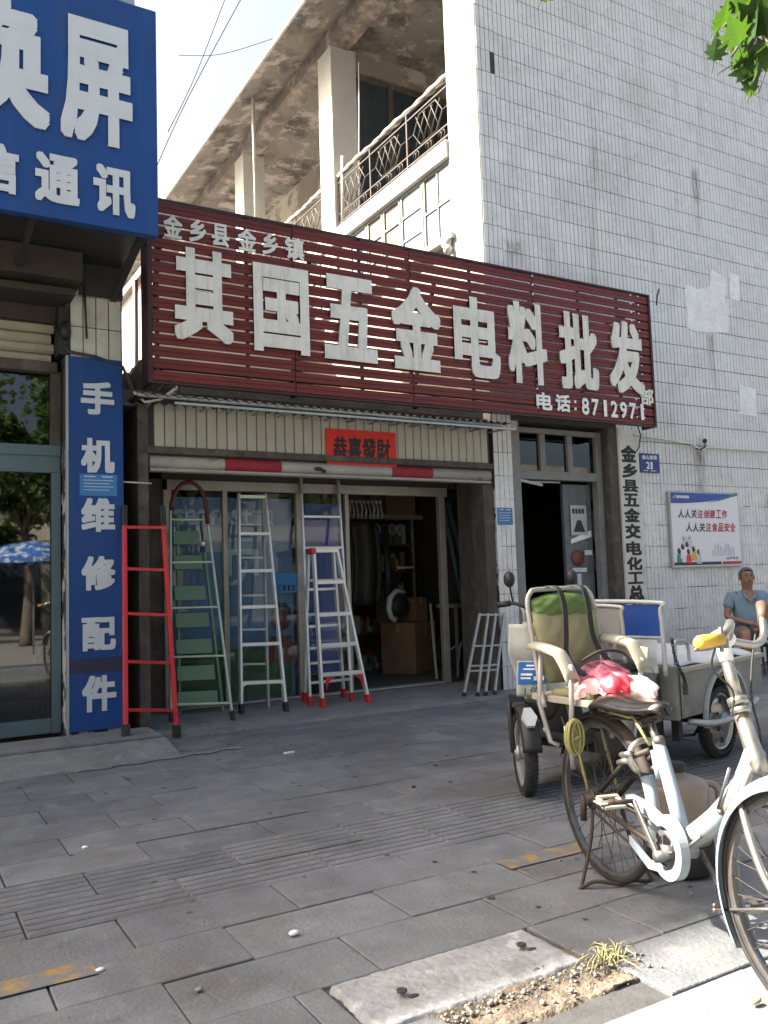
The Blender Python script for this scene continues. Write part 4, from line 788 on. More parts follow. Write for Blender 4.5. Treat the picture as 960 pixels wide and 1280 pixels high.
# large blue sign
bs = thing('blue_phone_sign', 'large blue sign with silver characters hanging over the left shop', 'sign', (.4, 6.2, 4))
mb = MB(); mb.box(-2.5, 1.75, 6.2, 6.28, 3.88, 5.66); mb.build('board', 'blue', bs, .008)
mb = MB(); mb.box(-2.5, 1.75, 6.28, 6.31, 3.9, 5.64); mb.build('back_frame', 'darkmetal', bs)
for ch, a, b, c, d in (('换', .25, .98, 4.50, 5.42), ('屏', 1.05, 1.56, 4.49, 5.43), ('信', .48, .775, 3.99, 4.34), ('通', .88, 1.18, 3.985, 4.345), ('讯', 1.275, 1.575, 3.975, 4.345)):
    mb = MB(); put_text(mb, ch, a, b, c, d, 6.198, .012, .036); mb.build('character', ['bluesilver', 'letteredge'], bs)
# vertical blue banner
bv = thing('vertical_blue_banner', 'tall narrow dark blue banner board with six silver characters on the left pillar', 'sign', (1.51, 7.3, .2))
mb = MB(); mb.box(1.29, 1.735, 7.285, 7.318, .12, 3.19); mb.build('board', 'blue', bv, .006)
mb = MB(); mb.box(1.275, 1.292, 7.28, 7.33, .1, 3.19); mb.build('edge_strip', 'aludull', bv)
for ch, c, d in (('手', 2.71, 2.99), ('机', 2.22, 2.51), ('维', 1.73, 2.01), ('修', 1.25, 1.53), ('配', .76, 1.03), ('件', .27, .56)):
    mb = MB(); put_text(mb, ch, 1.39, 1.66, c, d, 7.284, .006, .034); mb.build('character', ['bluesilver', 'letteredge'], bv)
mb = MB(); mb.box(1.294, 1.733, 7.2835, 7.2845, .585, .70); mb.build('tape_band', 'pdark', bv)

# ================================================================== LADDERS
def lerp(a, b, t): return Vector(a)+(Vector(b)-Vector(a))*t
def ladder(name, label, bL, bR, tL, tR, rungs, m, rw=.045, rd=.022, rh=.03, foot=None, cap=None, fname='foot', top=None, group=None):
    t = thing(name, label, 'ladder', tuple(lerp(bL, bR, .5)), group=group)
    for b, q in ((bL, tL), (bR, tR)): MB().bar(b, q, rd, rw, (0, 1, 0), .004).build('stile', m, t)
    for k in rungs:
        a, b = lerp(bL, tL, k), lerp(bR, tR, k); MB().bar(a, b, rw*.8, rh, (0, 0, 1), .003).build('rung', m, t)
    if foot:
        for b, q in ((bL, tL), (bR, tR)): d = (Vector(q)-Vector(b)).normalized(); MB().bar(Vector(b)-d*.008, Vector(b)+d*.085, rd*1.7, rw*1.35, (0, 1, 0), .004).build(fname, foot, t)
    if cap:
        for b, q in ((bL, tL), (bR, tR)): d = (Vector(q)-Vector(b)).normalized(); MB().bar(Vector(q)-d*.02, Vector(q)+d*.15, rd*1.3, rw*1.2, (0, 1, 0), .006).build('end_hook', cap, t)
    return t
az = lambda y: .022+(y-7.16)*.0552
ladder('step_ladder', 'bright red ladder leaning beside the vertical blue banner, leftmost of the row', (1.655, 6.95, .106), (2.115, 7.13, .03), (1.73, 7.25, 1.80), (2.055, 7.25, 1.80), [.115, .335, .56, .775, .98], 'redpaint', .042, .036, .026, 'rubber', 'black')
gt = ladder('step_ladder', 'light green folding step ladder with green plate treads behind the red ladder', (2.24, 7.72, az(7.72)), (2.74, 7.5, az(7.5)), (2.34, 8.0, 2.06), (2.68, 8.0, 2.06), [.075, .283, .504, .714, .917], 'greenpaint', .03, .02, .018, 'rubber', None)
for a, b in (((2.41, 8.02, .07), (2.44, 8.12, 1.96)), ((2.80, 7.93, .06), (2.66, 8.1, 1.96))): MB().bar(a, b, .022, .03, (0, 1, 0)).build('rear_stile', 'greenstep', gt)
for k in (.08, .21, .345, .48, .62, .78, .91):
    a, b = lerp((2.38, 7.99, .07), (2.38, 8.09, 1.9), k), lerp((2.76, 7.92, .06), (2.62, 8.08, 1.9), k)
    mb = MB(); mb.prism([a+Vector((0, -.03, -.075)), b+Vector((0, -.03, -.075)), b+Vector((0, 0, .06)), a+Vector((0, 0, .06))], (0, .012, 0)); mb.build('tread', 'greenstep', gt, .005)
th = thing('hose_loop', 'maroon hose looped over the top of the green step ladder', 'hose', (2.5, 7.95, 2.0)); mb = MB()
mb.tube([(2.33+.17*(1-math.cos(a)), 7.93, 1.98+.27*math.sin(a)) if a < PI else (2.67, 7.93, 1.98) for a in [PI*q/14 for q in range(15)]]+[(2.68, 7.94, 1.85)], .02, 8); mb.build('hose', 'maroon', th)
tl = thing('work_lamp', 'small white light knob hanging on the green step ladder', 'lamp', (2.7, 7.9, 1.6)); mb = MB(); mb.ball((2.63, 7.93, 1.66), .022, 8, 6); mb.build('bulb', 'white', tl); mb = MB(); mb.tube([(2.63, 7.94, 1.68), (2.62, 7.96, 1.95)], .006, 5); mb.box(2.61, 2.65, 7.93, 7.96, 1.58, 1.63); mb.build('cord', 'black', tl)
al = ladder('step_ladder', 'plain aluminium step ladder with black feet in front of the window banner', (2.915, 7.75, az(7.75)), (3.315, 7.62, az(7.62)), (3.06, 8.10, 2.17), (3.345, 8.10, 2.17), [.13, .298, .466, .632, .807, .985], 'alu', .055, .022, .034, 'black')
for a, b in (((2.99, 7.98, .07), (3.08, 8.14, 2.15)), ((3.24, 7.88, .06), (3.33, 8.13, 2.15))): MB().bar(a, b, .02, .045, (0, 1, 0)).build('rear_stile', 'aludull', al)
for k in (.2, .36, .52, .7, .86): MB().bar(lerp((2.99, 7.98, .07), (3.08, 8.14, 2.15), k), lerp((3.24, 7.88, .06), (3.33, 8.13, 2.15), k), .02).build('rear_rung', 'aludull', al)
mb = MB()
for a, b, s_ in (((2.94, 7.77, .30), (3.0, 7.77, .33), 1), ((3.31, 7.68, .30), (3.25, 7.69, .33), -1)): mb.tube([(a[0], a[1], .14), a, b], .012, 6)
mb.build('corner_brace', 'alu', al)
tt = ladder('extension_ladder', 'tall narrow aluminium ladder leaning on the shop door frame behind the red footed ladder', (3.63, 7.75, az(7.75)), (4.09, 7.75, az(7.75)), (3.76, 8.12, 2.2), (4.20, 8.12, 2.2), [.1, .255, .411, .57, .727, .88], 'alu', .04, .022, .026, 'redplastic', 'aludull')
ta = ladder('step_ladder', 'aluminium step ladder with red plastic feet and caps standing in the shop doorway', (3.70, 7.62, az(7.62)), (4.19, 7.58, az(7.58)), (3.72, 7.78, 1.59), (3.98, 7.78, 1.59), [.198, .381, .576, .784, .99], 'alu', .06, .024, .04, 'redplastic')
rb = [((3.68, 8.0, .07), (3.70, 7.86, 1.56)), ((4.12, 7.98, .07), (3.98, 7.86, 1.56))]
for a, b in rb:
    MB().bar(a, b, .022, .05, (0, 1, 0)).build('rear_stile', 'alu', ta); d = (Vector(b)-Vector(a)).normalized(); MB().bar(a, Vector(a)+d*.09, .04, .07, (0, 1, 0), .004).build('foot', 'redplastic', ta)
for k in (.25, .5, .75): MB().bar(lerp(*rb[0], k), lerp(*rb[1], k), .025).build('rear_rung', 'alu', ta)
mb = MB(); mb.box(3.68, 3.735, 7.74, 7.86, 1.54, 1.60); mb.build('hinge_cap', 'redplastic', ta, .01)
mb = MB(); mb.box(3.73, 3.97, 7.76, 7.88, 1.58, 1.605); mb.build('top_plate', 'alu', ta, .004)
for x, z, s_ in ((3.73, .31, 1), (4.13, .31, -1)): mb = MB(); mb.prism([(x, 7.60, z-.1), (x+s_*.03, 7.60, z-.02), (x+s_*.1, 7.60, z+.02), (x, 7.60, z+.02)], (0, -.02, 0)); mb.build('corner_brace', 'redplastic', ta)
# grey folded ladder at the right pier
tg = thing('folding_ladder', 'small grey folded ladder leaning against the pier right of the shop door', 'ladder', (5.45, 7.3, .03))
tops = [(5.47, 7.40, .875), (5.58, 7.40, .87), (5.69, 7.41, .865), (5.81, 7.42, .86)]; bots = [(5.19, 7.36, .035), (5.32, 7.30, .03), (5.40, 7.27, .03), (5.52, 7.27, .03)]
for a, b in zip(bots, tops): MB().bar(a, b, .024, .03, (0, 1, 0), .003).build('stile', 'aludull', tg); d = (Vector(b)-Vector(a)).normalized(); MB().bar(a, Vector(a)+d*.04, .03, .036, (0, 1, 0)).build('foot', 'rubber', tg)
for k in (.3, .36, .6, .98):
    MB().bar(lerp(bots[0], tops[0], k), lerp(bots[2], tops[2], k), .02).build('rung', 'aludull', tg); MB().bar(lerp(bots[1], tops[1], k), lerp(bots[3], tops[3], k), .02).build('rung', 'aludull', tg)

# ================================================================== WHEELS
def wheel(parent, c, r, rz, tw, m_tyre='rubber', m_rim='chrome', spokes=0, hubr=.02, hubw=.08, name='wheel', disc=False):
    # axle along local y after rz
    M = Matrix.Translation(Vector(c)) @ Matrix.Rotation(rz, 4, 'Z')
    T = lambda p: M @ Vector(p)
    ax = (M.to_3x3() @ Vector((0, 1, 0)))
    mb = MB(); n = 44
    pf = []
    for k in range(13):
        a = -PI*.62+PI*1.24*k/12; pf.append((r-tw*.5+tw*.5*math.cos(a), tw*.5*math.sin(a)))
    mb.lathe(c, ax, pf, n)
    if tw > .05:
        for k in range(0, 60):
            a = 2*PI*k/60; 
            for s_ in (-1, 1):
                p = T(((r+.001)*math.cos(a+.04*s_), s_*tw*.16, (r+.001)*math.sin(a+.04*s_))); q = T(((r-.006)*math.cos(a-.03*s_), s_*tw*.42, (r-.006)*math.sin(a-.03*s_))); mb.bar(p, q, .006, .008)
    w_ = mb.build(name, m_tyre, parent)
    ri = r-tw*.78
    mb = MB(); mb.lathe(c, ax, [(ri-.014, -tw*.28), (ri+.006, -tw*.40), (ri+.008, -tw*.34), (ri-.006, -tw*.2), (ri-.008, tw*.2), (ri+.008, tw*.34), (ri+.006, tw*.40), (ri-.014, tw*.28), (ri-.014, -tw*.28)], n); rim = mb.build('rim', m_rim, w_)
    mb = MB(); mb.lathe(c, ax, [(0, -hubw/2), (hubr*.5, -hubw/2), (hubr*.5, -hubw*.42), (hubr*1.3, -hubw*.4), (hubr*1.3, -hubw*.34), (hubr, -hubw*.3), (hubr, hubw*.3), (hubr*1.3, hubw*.34), (hubr*1.3, hubw*.4), (hubr*.5, hubw*.42), (hubr*.5, hubw/2), (0, hubw/2)], 14); mb.build('hub', 'rust' if not disc else 'aludull', w_)
    if spokes:
        mb = MB()
        for k in range(spokes):
            a = 2*PI*k/spokes; s_ = 1 if k % 2 else -1; da = .55*(1 if (k//2) % 2 else -1)
            mb.tube([T((hubr*1.2*math.cos(a+da*1.6), s_*hubw*.36, hubr*1.2*math.sin(a+da*1.6))), T(((ri-.01)*math.cos(a), 0, (ri-.01)*math.sin(a)))], .0016, 4, caps=False)
        mb.build('spoke', 'rust', w_, kind='stuff')
    if disc:
        mb = MB()
        mb.lathe(c, ax, [(.03, tw*.1), (ri*.45, tw*.12), (ri*.62, tw*.02), (ri*.98, tw*.05), (ri*.98, tw*.0), (.03, 0)], 30); mb.build('wheel_disc', m_rim, w_)
        mb = MB()
        for k in range(5): a = 2*PI*k/5; mb.ball(T((ri*.32*math.cos(a), tw*.14, ri*.32*math.sin(a))), .009, 6, 4)
        for k in range(5): a = 2*PI*(k+.5)/5; mb.lathe(T((ri*.76*math.cos(a), tw*.055, ri*.76*math.sin(a))), ax, [(0, 0), (ri*.12, 0)], 8)
        mb.build('wheel_nut', 'black', w_)
    return w_

# ================================================================== BICYCLE
fwd = (-.3007, -.9537)
BO = (2.583, 2.677, 0); BRZ = math.atan2(fwd[1], fwd[0])
bk = thing('bicycle', 'white step through bicycle with yellow grip parked on its stand in the foreground', 'bicycle', BO, BRZ, world=False)
wheel(bk, (0, 0, .33), .33, R(6.5), .036, 'rubber', 'dustychrome', 36, .022, .1)
wheel(bk, (1.25, -.04, .33), .33, R(7), .038, 'rubber', 'dustychrome', 36, .02, .09)
def B(name, m, fn, **k): mb = MB(); fn(mb); return mb.build(name, m, bk, **k)
def bez(pts, n=12):
    # Catmull-Rom through points
    P = [Vector(p) for p in pts]; out = []
    for i in range(len(P)-1):
        p0, p1, p2, p3 = P[max(i-1, 0)], P[i], P[i+1], P[min(i+2, len(P)-1)]
        for k in range(n):
            t = k/n; out.append(.5*((2*p1)+(p2-p0)*t+(2*p0-5*p1+4*p2-p3)*t*t+(3*p1-p0-3*p2+p3)*t**3))
    out.append(P[-1]); return out
dtp = bez([(1.0, 0, .70), (.93, 0, .585), (.80, 0, .46), (.66, 0, .365), (.55, 0, .30)])
B('down_tube', 'bikewhite', lambda m: m.tube(dtp, [.031+.008*math.sin(PI*i/(len(dtp)-1)) for i in range(len(dtp))], 14))
B('seat_tube', 'bikewhite', lambda m: m.tube([(.435, 0, .635), (.455, 0, .60), (.52, 0, .46), (.575, 0, .33)], [.02, .024, .026, .027], 12))
B('seat_tube_lug', 'bikewhite', lambda m: (m.tube([(.43, 0, .60), (.44, 0, .50)], [.026, .018], 10), m.lathe((.56, 0, .285), (0, 1, 0), [(0, -.045), (.034, -.045), (.034, .045), (0, .045)], 14)))
B('seat_post', 'dustychrome', lambda m: (m.tube([(.45, 0, .6), (.375, 0, .72)], .0145, 10), m.tube([(.45, 0, .625), (.437, 0, .648)], .021, 10)))
B('head_tube', 'chrome', lambda m: (m.tube([(.885, 0, .965), (.925, 0, .855)], .019, 12), m.tube([(.925, 0, .85), (.935, 0, .83)], .032, 14), m.tube([(.937, 0, .822), (.944, 0, .806)], .03, 14), m.tube([(.94, 0, .81), (1.0, 0, .68), (1.02, 0, .64)], [.024, .027, .026], 12)))
B('fork', 'chrome', lambda m: (m.tube(bez([(1.0, -.01, .66), (1.03, .05, .58), (1.09, .055, .50), (1.17, .03, .40), (1.235, .0, .34)], 6), .012, 8), m.tube(bez([(1.0, -.01, .66), (1.02, -.07, .58), (1.08, -.10, .50), (1.16, -.115, .40), (1.235, -.115, .34)], 6), .012, 8)))
B('stem', 'whitepaint', lambda m: (m.tube([(.868, 0, 1.03), (.885, 0, .96)], [.024, .022], 12), m.ball((.87, 0, 1.03), .034, 10, 7, (1.2, 1.3, .9))))
B('handlebar', 'chrome', lambda m: (m.tube(bez([(1.165, -.205, 1.055), (1.14, -.16, 1.085), (1.06, -.10, 1.09), (.96, -.04, 1.045), (.875, 0, 1.03), (.845, .09, 1.01), (.80, .17, 1.0), (.74, .245, 1.02), (.70, .275, 1.08)], 8), .0135, 10)))
B('grip', 'grip', lambda m: m.tube([(1.175, -.285, 1.05), (1.17, -.275, 1.05), (1.165, -.20, 1.057)], [.014, .02, .018], 12), label='yellow rubber grip')
B('grip', 'gripbrown', lambda m: (m.tube([(.705, .27, 1.06), (.69, .285, 1.1), (.665, .30, 1.125)], [.016, .019, .019], 14)), label='brown ended grip')
B('brake_lever', 'dustychrome', lambda m: (m.tube(bez([(1.15, -.185, 1.06), (1.13, -.21, 1.03), (1.12, -.26, 1.025)], 6), .005, 6), m.tube([(1.165, -.203, 1.02), (1.165, -.203, 1.09)], .006, 6), m.tube([(1.145, -.19, 1.075), (1.145, -.19, 1.03)], .02, 8)))
B('brake_cable', 'wire', lambda m: (m.tube(bez([(1.13, -.2, 1.03), (1.05, -.16, .96), (.98, -.05, .88), (.95, -.04, .8)], 8), .0035, 5), m.tube(bez([(.76, .2, 1.03), (.84, .12, .93), (.93, .05, .84), (.97, .04, .7), (.9, .0, .56)], 8), .0035, 5)))
B('brake_rod', 'dustychrome', lambda m: (m.tube([(.93, -.045, .64), (.855, -.045, .50)], .005, 6), m.ball((.86, -.04, .49), .01, 6, 4), m.tube([(.74, -.04, .38), (.62, -.05, .29)], .006, 6), m.ball((.63, -.05, .31), .016, 6, 5)))
def fender(c, r, w_, a0, a1, rz, n=26, dp=.014):
    M = Matrix.Translation(Vector(c)) @ Matrix.Rotation(rz, 4, 'Z')
    def f(u, v):
        a = a0+(a1-a0)*u; t = 2*v-1; rr = r-dp*t*t*2+.002
        return M @ Vector((rr*math.cos(a), w_/2*t, rr*math.sin(a)))
    return lambda m: m.grid(f, n, 8)
B('rear_fender', 'rust', fender((0, 0, .33), .352, .055, R(24), R(160), R(6.5)), solid=.0025, label='rusty brown upper rear fender')
B('rear_fender', 'bikewhite', fender((.015, 0, .33), .352, .058, R(-18), R(27), R(4)), solid=.003, label='white front section of the rear fender')
B('front_fender', 'bikewhite', fender((1.25, -.04, .33), .350, .084, R(20), R(216), R(7), 40, dp=.020), solid=.003)
B('fender_stay', 'dustychrome', lambda m: (m.tube([(1.235-.365, -.085, .20), (1.235, -.115, .335)], .0045, 6), m.ball((.872, -.088, .2), .009, 6, 5), m.ball((.872, -.088, .215), .007, 6, 5), m.tube([(1.235-.365, .0, .20), (1.235, .02, .335)], .0045, 6)))
B('rear_stay', 'rust', lambda m: (m.tube([(0, -.055, .33), (.30, -.05, .55), (.42, -.03, .60)], .0105, 8), m.tube([(0, .055, .33), (.30, .05, .55), (.42, .03, .60)], .0105, 8), m.tube([(0, -.06, .32), (.3, -.055, .29), (.53, -.04, .27)], .011, 8), m.tube([(0, .055, .32), (.3, .05, .29), (.53, .04, .27)], .011, 8), m.tube([(-.02, -.058, .34), (-.28, -.055, .62)], .004, 6)))
B('chain', 'rust', lambda m: (m.tube([(0, -.066, .37), (.5, -.066, .37)], .005, 5), m.tube([(0, -.066, .29), (.5, -.066, .21)], .006, 5), m.lathe((0, -.066, .33), (0, 1, 0), [(.012, -.004), (.042, -.004), (.042, .004), (.012, .004)], 18)))
# chain guard: a ring with a tail
def guard(m):
    cx, cz, ro, ri = .585, .305, .107, .072
    n = 30; o, i = [], []
    for k in range(n+1):
        a = R(-118)+R(236)*k/n; o.append((cx+ro*math.cos(a), cz+ro*math.sin(a))); i.append((cx+ri*math.cos(a), cz+ri*math.sin(a)))
    up_o = [(.43, cz+.118), (.33, .425)]; up_i = [(.44, cz+.085), (.33, .395)]
    lo_o = [(.47, .20), (.34, .25)]; lo_i = [(.48, .235), (.34, .28)]
    o = lo_o[::-1]+o+up_o; i = lo_i[::-1]+i+up_i
    for y0, s_ in ((-.085, 1),):
        P = [(x, y0, z) for x, z in o]; Q = [(x, y0, z) for x, z in i]
        for k in range(len(P)-1):
            m.add([P[k], P[k+1], Q[k+1], Q[k], tuple(Vector(P[k])+Vector((0, .034, 0))), tuple(Vector(P[k+1])+Vector((0, .034, 0))), tuple(Vector(Q[k+1])+Vector((0, .006, 0))), tuple(Vector(Q[k])+Vector((0, .006, 0)))], [(0, 1, 2, 3), (0, 4, 5, 1), (3, 2, 6, 7), (0, 3, 7, 4), (1, 5, 6, 2)])
B('chain_guard', 'bikewhite', guard)
B('chain_ring', 'dustychrome', lambda m: (m.lathe((.57, -.066, .285), (0, 1, 0), [(.055, -.003), (.075, -.003), (.075, .003), (.055, .003), (.055, -.003)], 28), [m.bar((.57, -.066, .285), (.57+.06*math.cos(a), -.066, .285+.06*math.sin(a)), .006, .03, (0, 1, 0)) for a in (0.3, 1.55, 2.8, 4.1, 5.3)], m.lathe((.57, -.066, .285), (0, 1, 0), [(0, -.02), (.028, -.018), (.028, .01)], 12)))
B('crank', 'dustychrome', lambda m: (m.bar((.575, -.105, .275), (.455, -.12, .435), .022, .012, (0, 1, 0), .003), m.lathe((.575, -.105, .275), (0, 1, 0), [(0, -.012), (.02, -.01), (.02, .03)], 12), m.bar((.575, .06, .28), (.69, .09, .13), .02, .012, (0, 1, 0), .003)))
def pedal(c): 
    def f(m):
        x, y, z = c
        m.bar((x-.026, y-.04, z+.012), (x-.026, y+.04, z+.012), .02, .012, (0, 0, 1), .003); m.bar((x+.026, y-.04, z-.012), (x+.026, y+.04, z-.012), .02, .012, (0, 0, 1), .003)
        m.bar((x-.026, y-.038, z+.012), (x+.026, y-.038, z-.012), .018, .008); m.bar((x-.026, y+.034, z+.012), (x+.026, y+.034, z-.012), .018, .008); m.bar((x-.03, y-.041, z), (x+.03, y-.041, z), .03, .004)
    return f
B('pedal', 'armrest', pedal((.42, -.19, .43)), label='cream plastic pedal'); B('pedal_axle', 'rust', lambda m: (m.tube([(.455, -.12, .435), (.42, -.23, .43)], .008, 8), m.ball((.43, -.19, .43), .016, 8, 5, (1, 2, .8))))
B('pedal', 'armrest', pedal((.70, .14, .13)))
# saddle
def saddle(m):
    def f(u, v):
        x = .135+.37*u; t = 2*v-1; wd = .115*(1-u)**.75+.028+.012*math.sin(PI*u); z = .788+.012*math.cos(u*PI*1.5)-.05*abs(t)**2.4*(1-.3*u)-.028*max(0, u-.8)*5*0-.03*(1-u)**6
        x -= 0*(t*t)*.04
        if u > .93: z -= (u-.93)*.25; wd *= 1-(u-.93)*5
        if u < .07: wd *= .82+.18*u/.07; z -= .02*(1-u/.07)
        return (x, wd*math.copysign(abs(t)**.85, t), z)
    m.grid(f, 26, 16)
sd = B('saddle', 'seatleather', saddle, solid=.016)
B('saddle_spring', 'rust', lambda m: ([m.tube([(.19+.022*math.cos(a*1.0), s_*.055+.022*math.sin(a), .69+.05*a/(8*PI)) for a in [2*PI*q/8 for q in range(33)]], .004, 5) for s_ in (-1, 1)], m.tube([(.19, -.055, .685), (.36, -.02, .70), (.47, 0, .735)], .006, 6), m.tube([(.19, .055, .685), (.36, .02, .70), (.47, 0, .735)], .006, 6), m.tube([(.19, -.055, .685), (.19, .055, .685)], .006, 6), m.bar((.35, 0, .69), (.41, 0, .72), .03)))
# rack
B('rear_rack', 'rope', lambda m: (m.bar((-.3, -.06, .70), (.36, -.06, .712), .02, .008), m.bar((-.3, .06, .70), (.36, .06, .712), .02, .008), m.bar((-.3, -.07, .70), (-.3, .07, .70), .02, .01), m.bar((.1, -.06, .705), (.1, .06, .705), .02, .008), m.tube([(-.2, -.065, .70), (-.02, -.065, .345)], .006, 6), m.tube([(-.2, .065, .70), (-.02, .065, .345)], .006, 6), m.tube([(.36, -.05, .71), (.43, -.03, .62)], .006, 6)), label='pale yellow painted carrier bars')
B('ring_lock', 'chrome', lambda m: (m.tube([(.335+.0*math.cos(a), .062*math.cos(a), .56+.06*math.sin(a)) for a in [R(-60)+R(300)*q/16 for q in range(17)]], .013, 8), m.tube([(.33, -.07, .55), (.27, -.075, .53)], .011, 8), m.tube([(.36, -.07, .58), (.30, -.078, .565)], .011, 8)))
B('stand', 'rust', lambda m: (m.tube(bez([(.0, -.06, .33), (.02, -.085, .18), (.05, -.15, .01), (.055, -.155, .006), (.075, -.1, .03), (.085, 0, .012), (.085, .06, .02), (.075, .13, .008), (.06, .14, .03), (.03, .09, .15), (0, .06, .33)], 6), .0075, 7), m.lathe((.0, -.06, .33), (0, 1, 0), [(0, -.03), (.022, -.028), (.022, .01)], 10)))
B('bottle_dynamo', 'rust', lambda m: (m.tube([(-.03, -.085, .34), (-.03, -.09, .24)], .014, 8)))

# ================================================================== CHILD SEAT (on the carrier, facing forward)
CRZ = math.atan2(-1, 0)
cs = thing('child_seat', 'olive padded child seat with grey tube frame and cream armrests on the bicycle carrier', 'seat', (2.583, 2.677, .72), CRZ, world=False)
def K(name, m, fn, par=None, **k): mb = MB(); fn(mb); mb.v = [(v[0], v[1], v[2]-.72) for v in mb.v]; return mb.build(name, m, par or cs, **k)
K('back_tube', 'tubegrey', lambda m: m.tube(bez([(-.14, -.185, .70), (-.18, -.19, .92), (-.215, -.19, 1.12), (-.222, -.165, 1.178), (-.225, -.12, 1.19), (-.225, .12, 1.19), (-.222, .165, 1.178), (-.215, .19, 1.12), (-.18, .19, .92), (-.14, .185, .70)], 6), .011, 8))
def pad(y0, y1, z0, z1, x, th, ph=0, tp=.0):
    def f(u, v):
        b = th*(max(0, math.sin(PI*u))*max(0, math.sin(PI*v)))**.35
        wd = 1-tp*(1-v)
        yy = (y0+(y1-y0)*u)*wd
        zz = z0+(z1-z0)*v - (.03*(2*u-1)**2*v if ph else 0)
        return (x+.13*(1.0-zz)*0.9+b+.004*math.sin(u*23)*math.sin(v*17), yy, zz)
    return lambda m: m.grid(f, 26, 20)
K('back_pad', 'childpad', pad(-.182, .182, .80, 1.095, -.19, .04, 0, .18), solid=.01)
K('top_pad', 'childtop', pad(-.178, .178, 1.05, 1.175, -.20, .05, 1), solid=.01, label='bright green upper pad')
K('seat_pad', 'childpad', lambda m: m.grid(lambda u, v: (-.13+.22*u, -.15+.3*v, .775+.02*math.sin(PI*v)*math.sin(PI*u)), 12, 10), solid=.03)
for s_, oy in ((-1, 0), (1, 0)):
    sp_ = bez([(-.222, s_*.07, 1.205), (-.15, s_*.07, 1.195), (-.118, s_*.068, 1.12), (-.108, s_*.075, 1.0), (-.085, s_*.10 if s_ < 0 else .085, .93), (-.04, s_*.105, .87), (.0, s_*.08, .84)], 5)
    K('shoulder_strap', 'strap', lambda m: [m.bar(sp_[q], sp_[q+1], .026, .004, (1, 0, .2)) for q in range(len(sp_)-1)])
K('armrest', 'armrest', lambda m: m.grid(lambda u, v: (-.17+.24*u, -.205+.034*math.cos(PI*v)*(-1)*1.1, .945-.05*u**2+.03*math.sin(PI*v)-.07*max(0, u-.7)*4*u), 16, 8), solid=.008)
K('armrest', 'armrest', lambda m: m.grid(lambda u, v: (-.17+.24*u, .205+.04*math.cos(PI*v)*(-1)*1.1, .955-.04*u**2+.03*math.sin(PI*v)-.075*max(0, u-.7)*4*u), 16, 8), solid=.008)
K('armrest_side', 'armrest', lambda m: m.prism([(-.12, .215, .90), (.05, .225, .86), (.06, .225, .93), (-.1, .215, .95)], (0, .008, 0)))
for s_ in (-1, 1):
    K('leg_tube', 'tubegrey', lambda m: m.tube([(-.13, s_*.20, .94), (-.16, s_*.195, .72), (-.13, s_*.17, .56), (-.10, s_*.15, .545)], .0105, 8))
    K('leg_tube', 'tubegrey', lambda m: m.tube([(.05, s_*.20, .89), (.03, s_*.19, .72), (-.0, s_*.175, .55), (.0, s_*.17, .47)], .0105, 8))
K('seat_board', 'boardw', lambda m: m.box(-.24, .12, -.17, .17, .722, .75), bevel=.004)
K('footrest_clip', 'white', lambda m: (m.box(-.01, .03, -.20, -.17, .60, .64)))
rp_ = thing('rope_bundle', 'coil of yellow rope hung on the leg tube of the child seat', 'rope', (2.75, 2.62, .6), CRZ, world=False)
mb = MB()
for k in range(7):
    y0 = 0-.0*k; r1 = .018+.005*(k % 3); mb.tube([(.012*math.sin(k*2.1), -.0+(r1+.008)*math.cos(a)+.006*(k-3), -.0+(.062+.006*(k % 2))*math.sin(a)) for a in [2*PI*q/18 for q in range(18)]], .0055, 6, True)
mb.tube([(.0, -.03, -.01), (.016, .0, -.0), (0, .03, .01)], .007, 6); mb.build('loop', 'rope', rp_)
rp_.location = (2.583-.195*1.0+.0, 2.63, .605)
# bags in the seat
bgx = thing('plastic_bag', 'red and pink printed plastic bag lying in the child seat', 'bag', (2.6, 2.655, .79), CRZ, world=False)
def blob(x0, x1, y0, y1, z0, h, seed, sag=.0):
    rg = random.Random(seed); ph = [rg.uniform(0, 6.3) for _ in range(8)]
    def f(u, v):
        a = 2*PI*u; t = v
        rr = math.sin(PI*min(1, max(0, t))*.5+0)**.6 if t < 1 else 1
        cx, cy = (x0+x1)/2, (y0+y1)/2; wv = 1+.10*math.sin(3*a+ph[0])+.07*math.sin(7*a+ph[1]+t*4)+.04*math.sin(13*a+ph[2]-t*7)
        return (cx+(x1-x0)/2*rr*math.cos(a)*wv, cy+(y1-y0)/2*rr*math.sin(a)*wv, z0+h*(1-t)**.7*(1+.12*math.sin(5*a+ph[3])+.1*math.sin(9*t+ph[4]))+sag*math.sin(4*a)*t)
    return lambda m: m.grid(f, 36, 14)
def BG(name, m, fn, par): mb = MB(); fn(mb); mb.v = [(v[0], v[1], v[2]-.78) for v in mb.v]; return mb.build(name, m, par)
BG('wrapping', 'bagpink', blob(-.15, .22, -.17, .17, .745, .085, 3, .02), bgx); BG('red_print', 'bagred', blob(-.02, .19, -.14, .03, .775, .07, 5), bgx)
bgm = thing('cloth_bag', 'dark maroon fabric bag with a black strap on top of the red plastic bag', 'bag', (2.6, 2.66, .8), CRZ, world=False)
mb = MB(); blob(-.14, .07, -.13, .16, .80, .075, 8)(mb); mb.v = [(v[0], v[1], v[2]-.8) for v in mb.v]; mb.build('body', 'bagmaroon', bgm); mb = MB(); mb.tube(bez([(-.05, -.08, .09), (0, -.02, .13), (.02, .08, .12), (.05, .11, .07)], 6), .007, 6); mb.build('strap', 'strap', bgm)

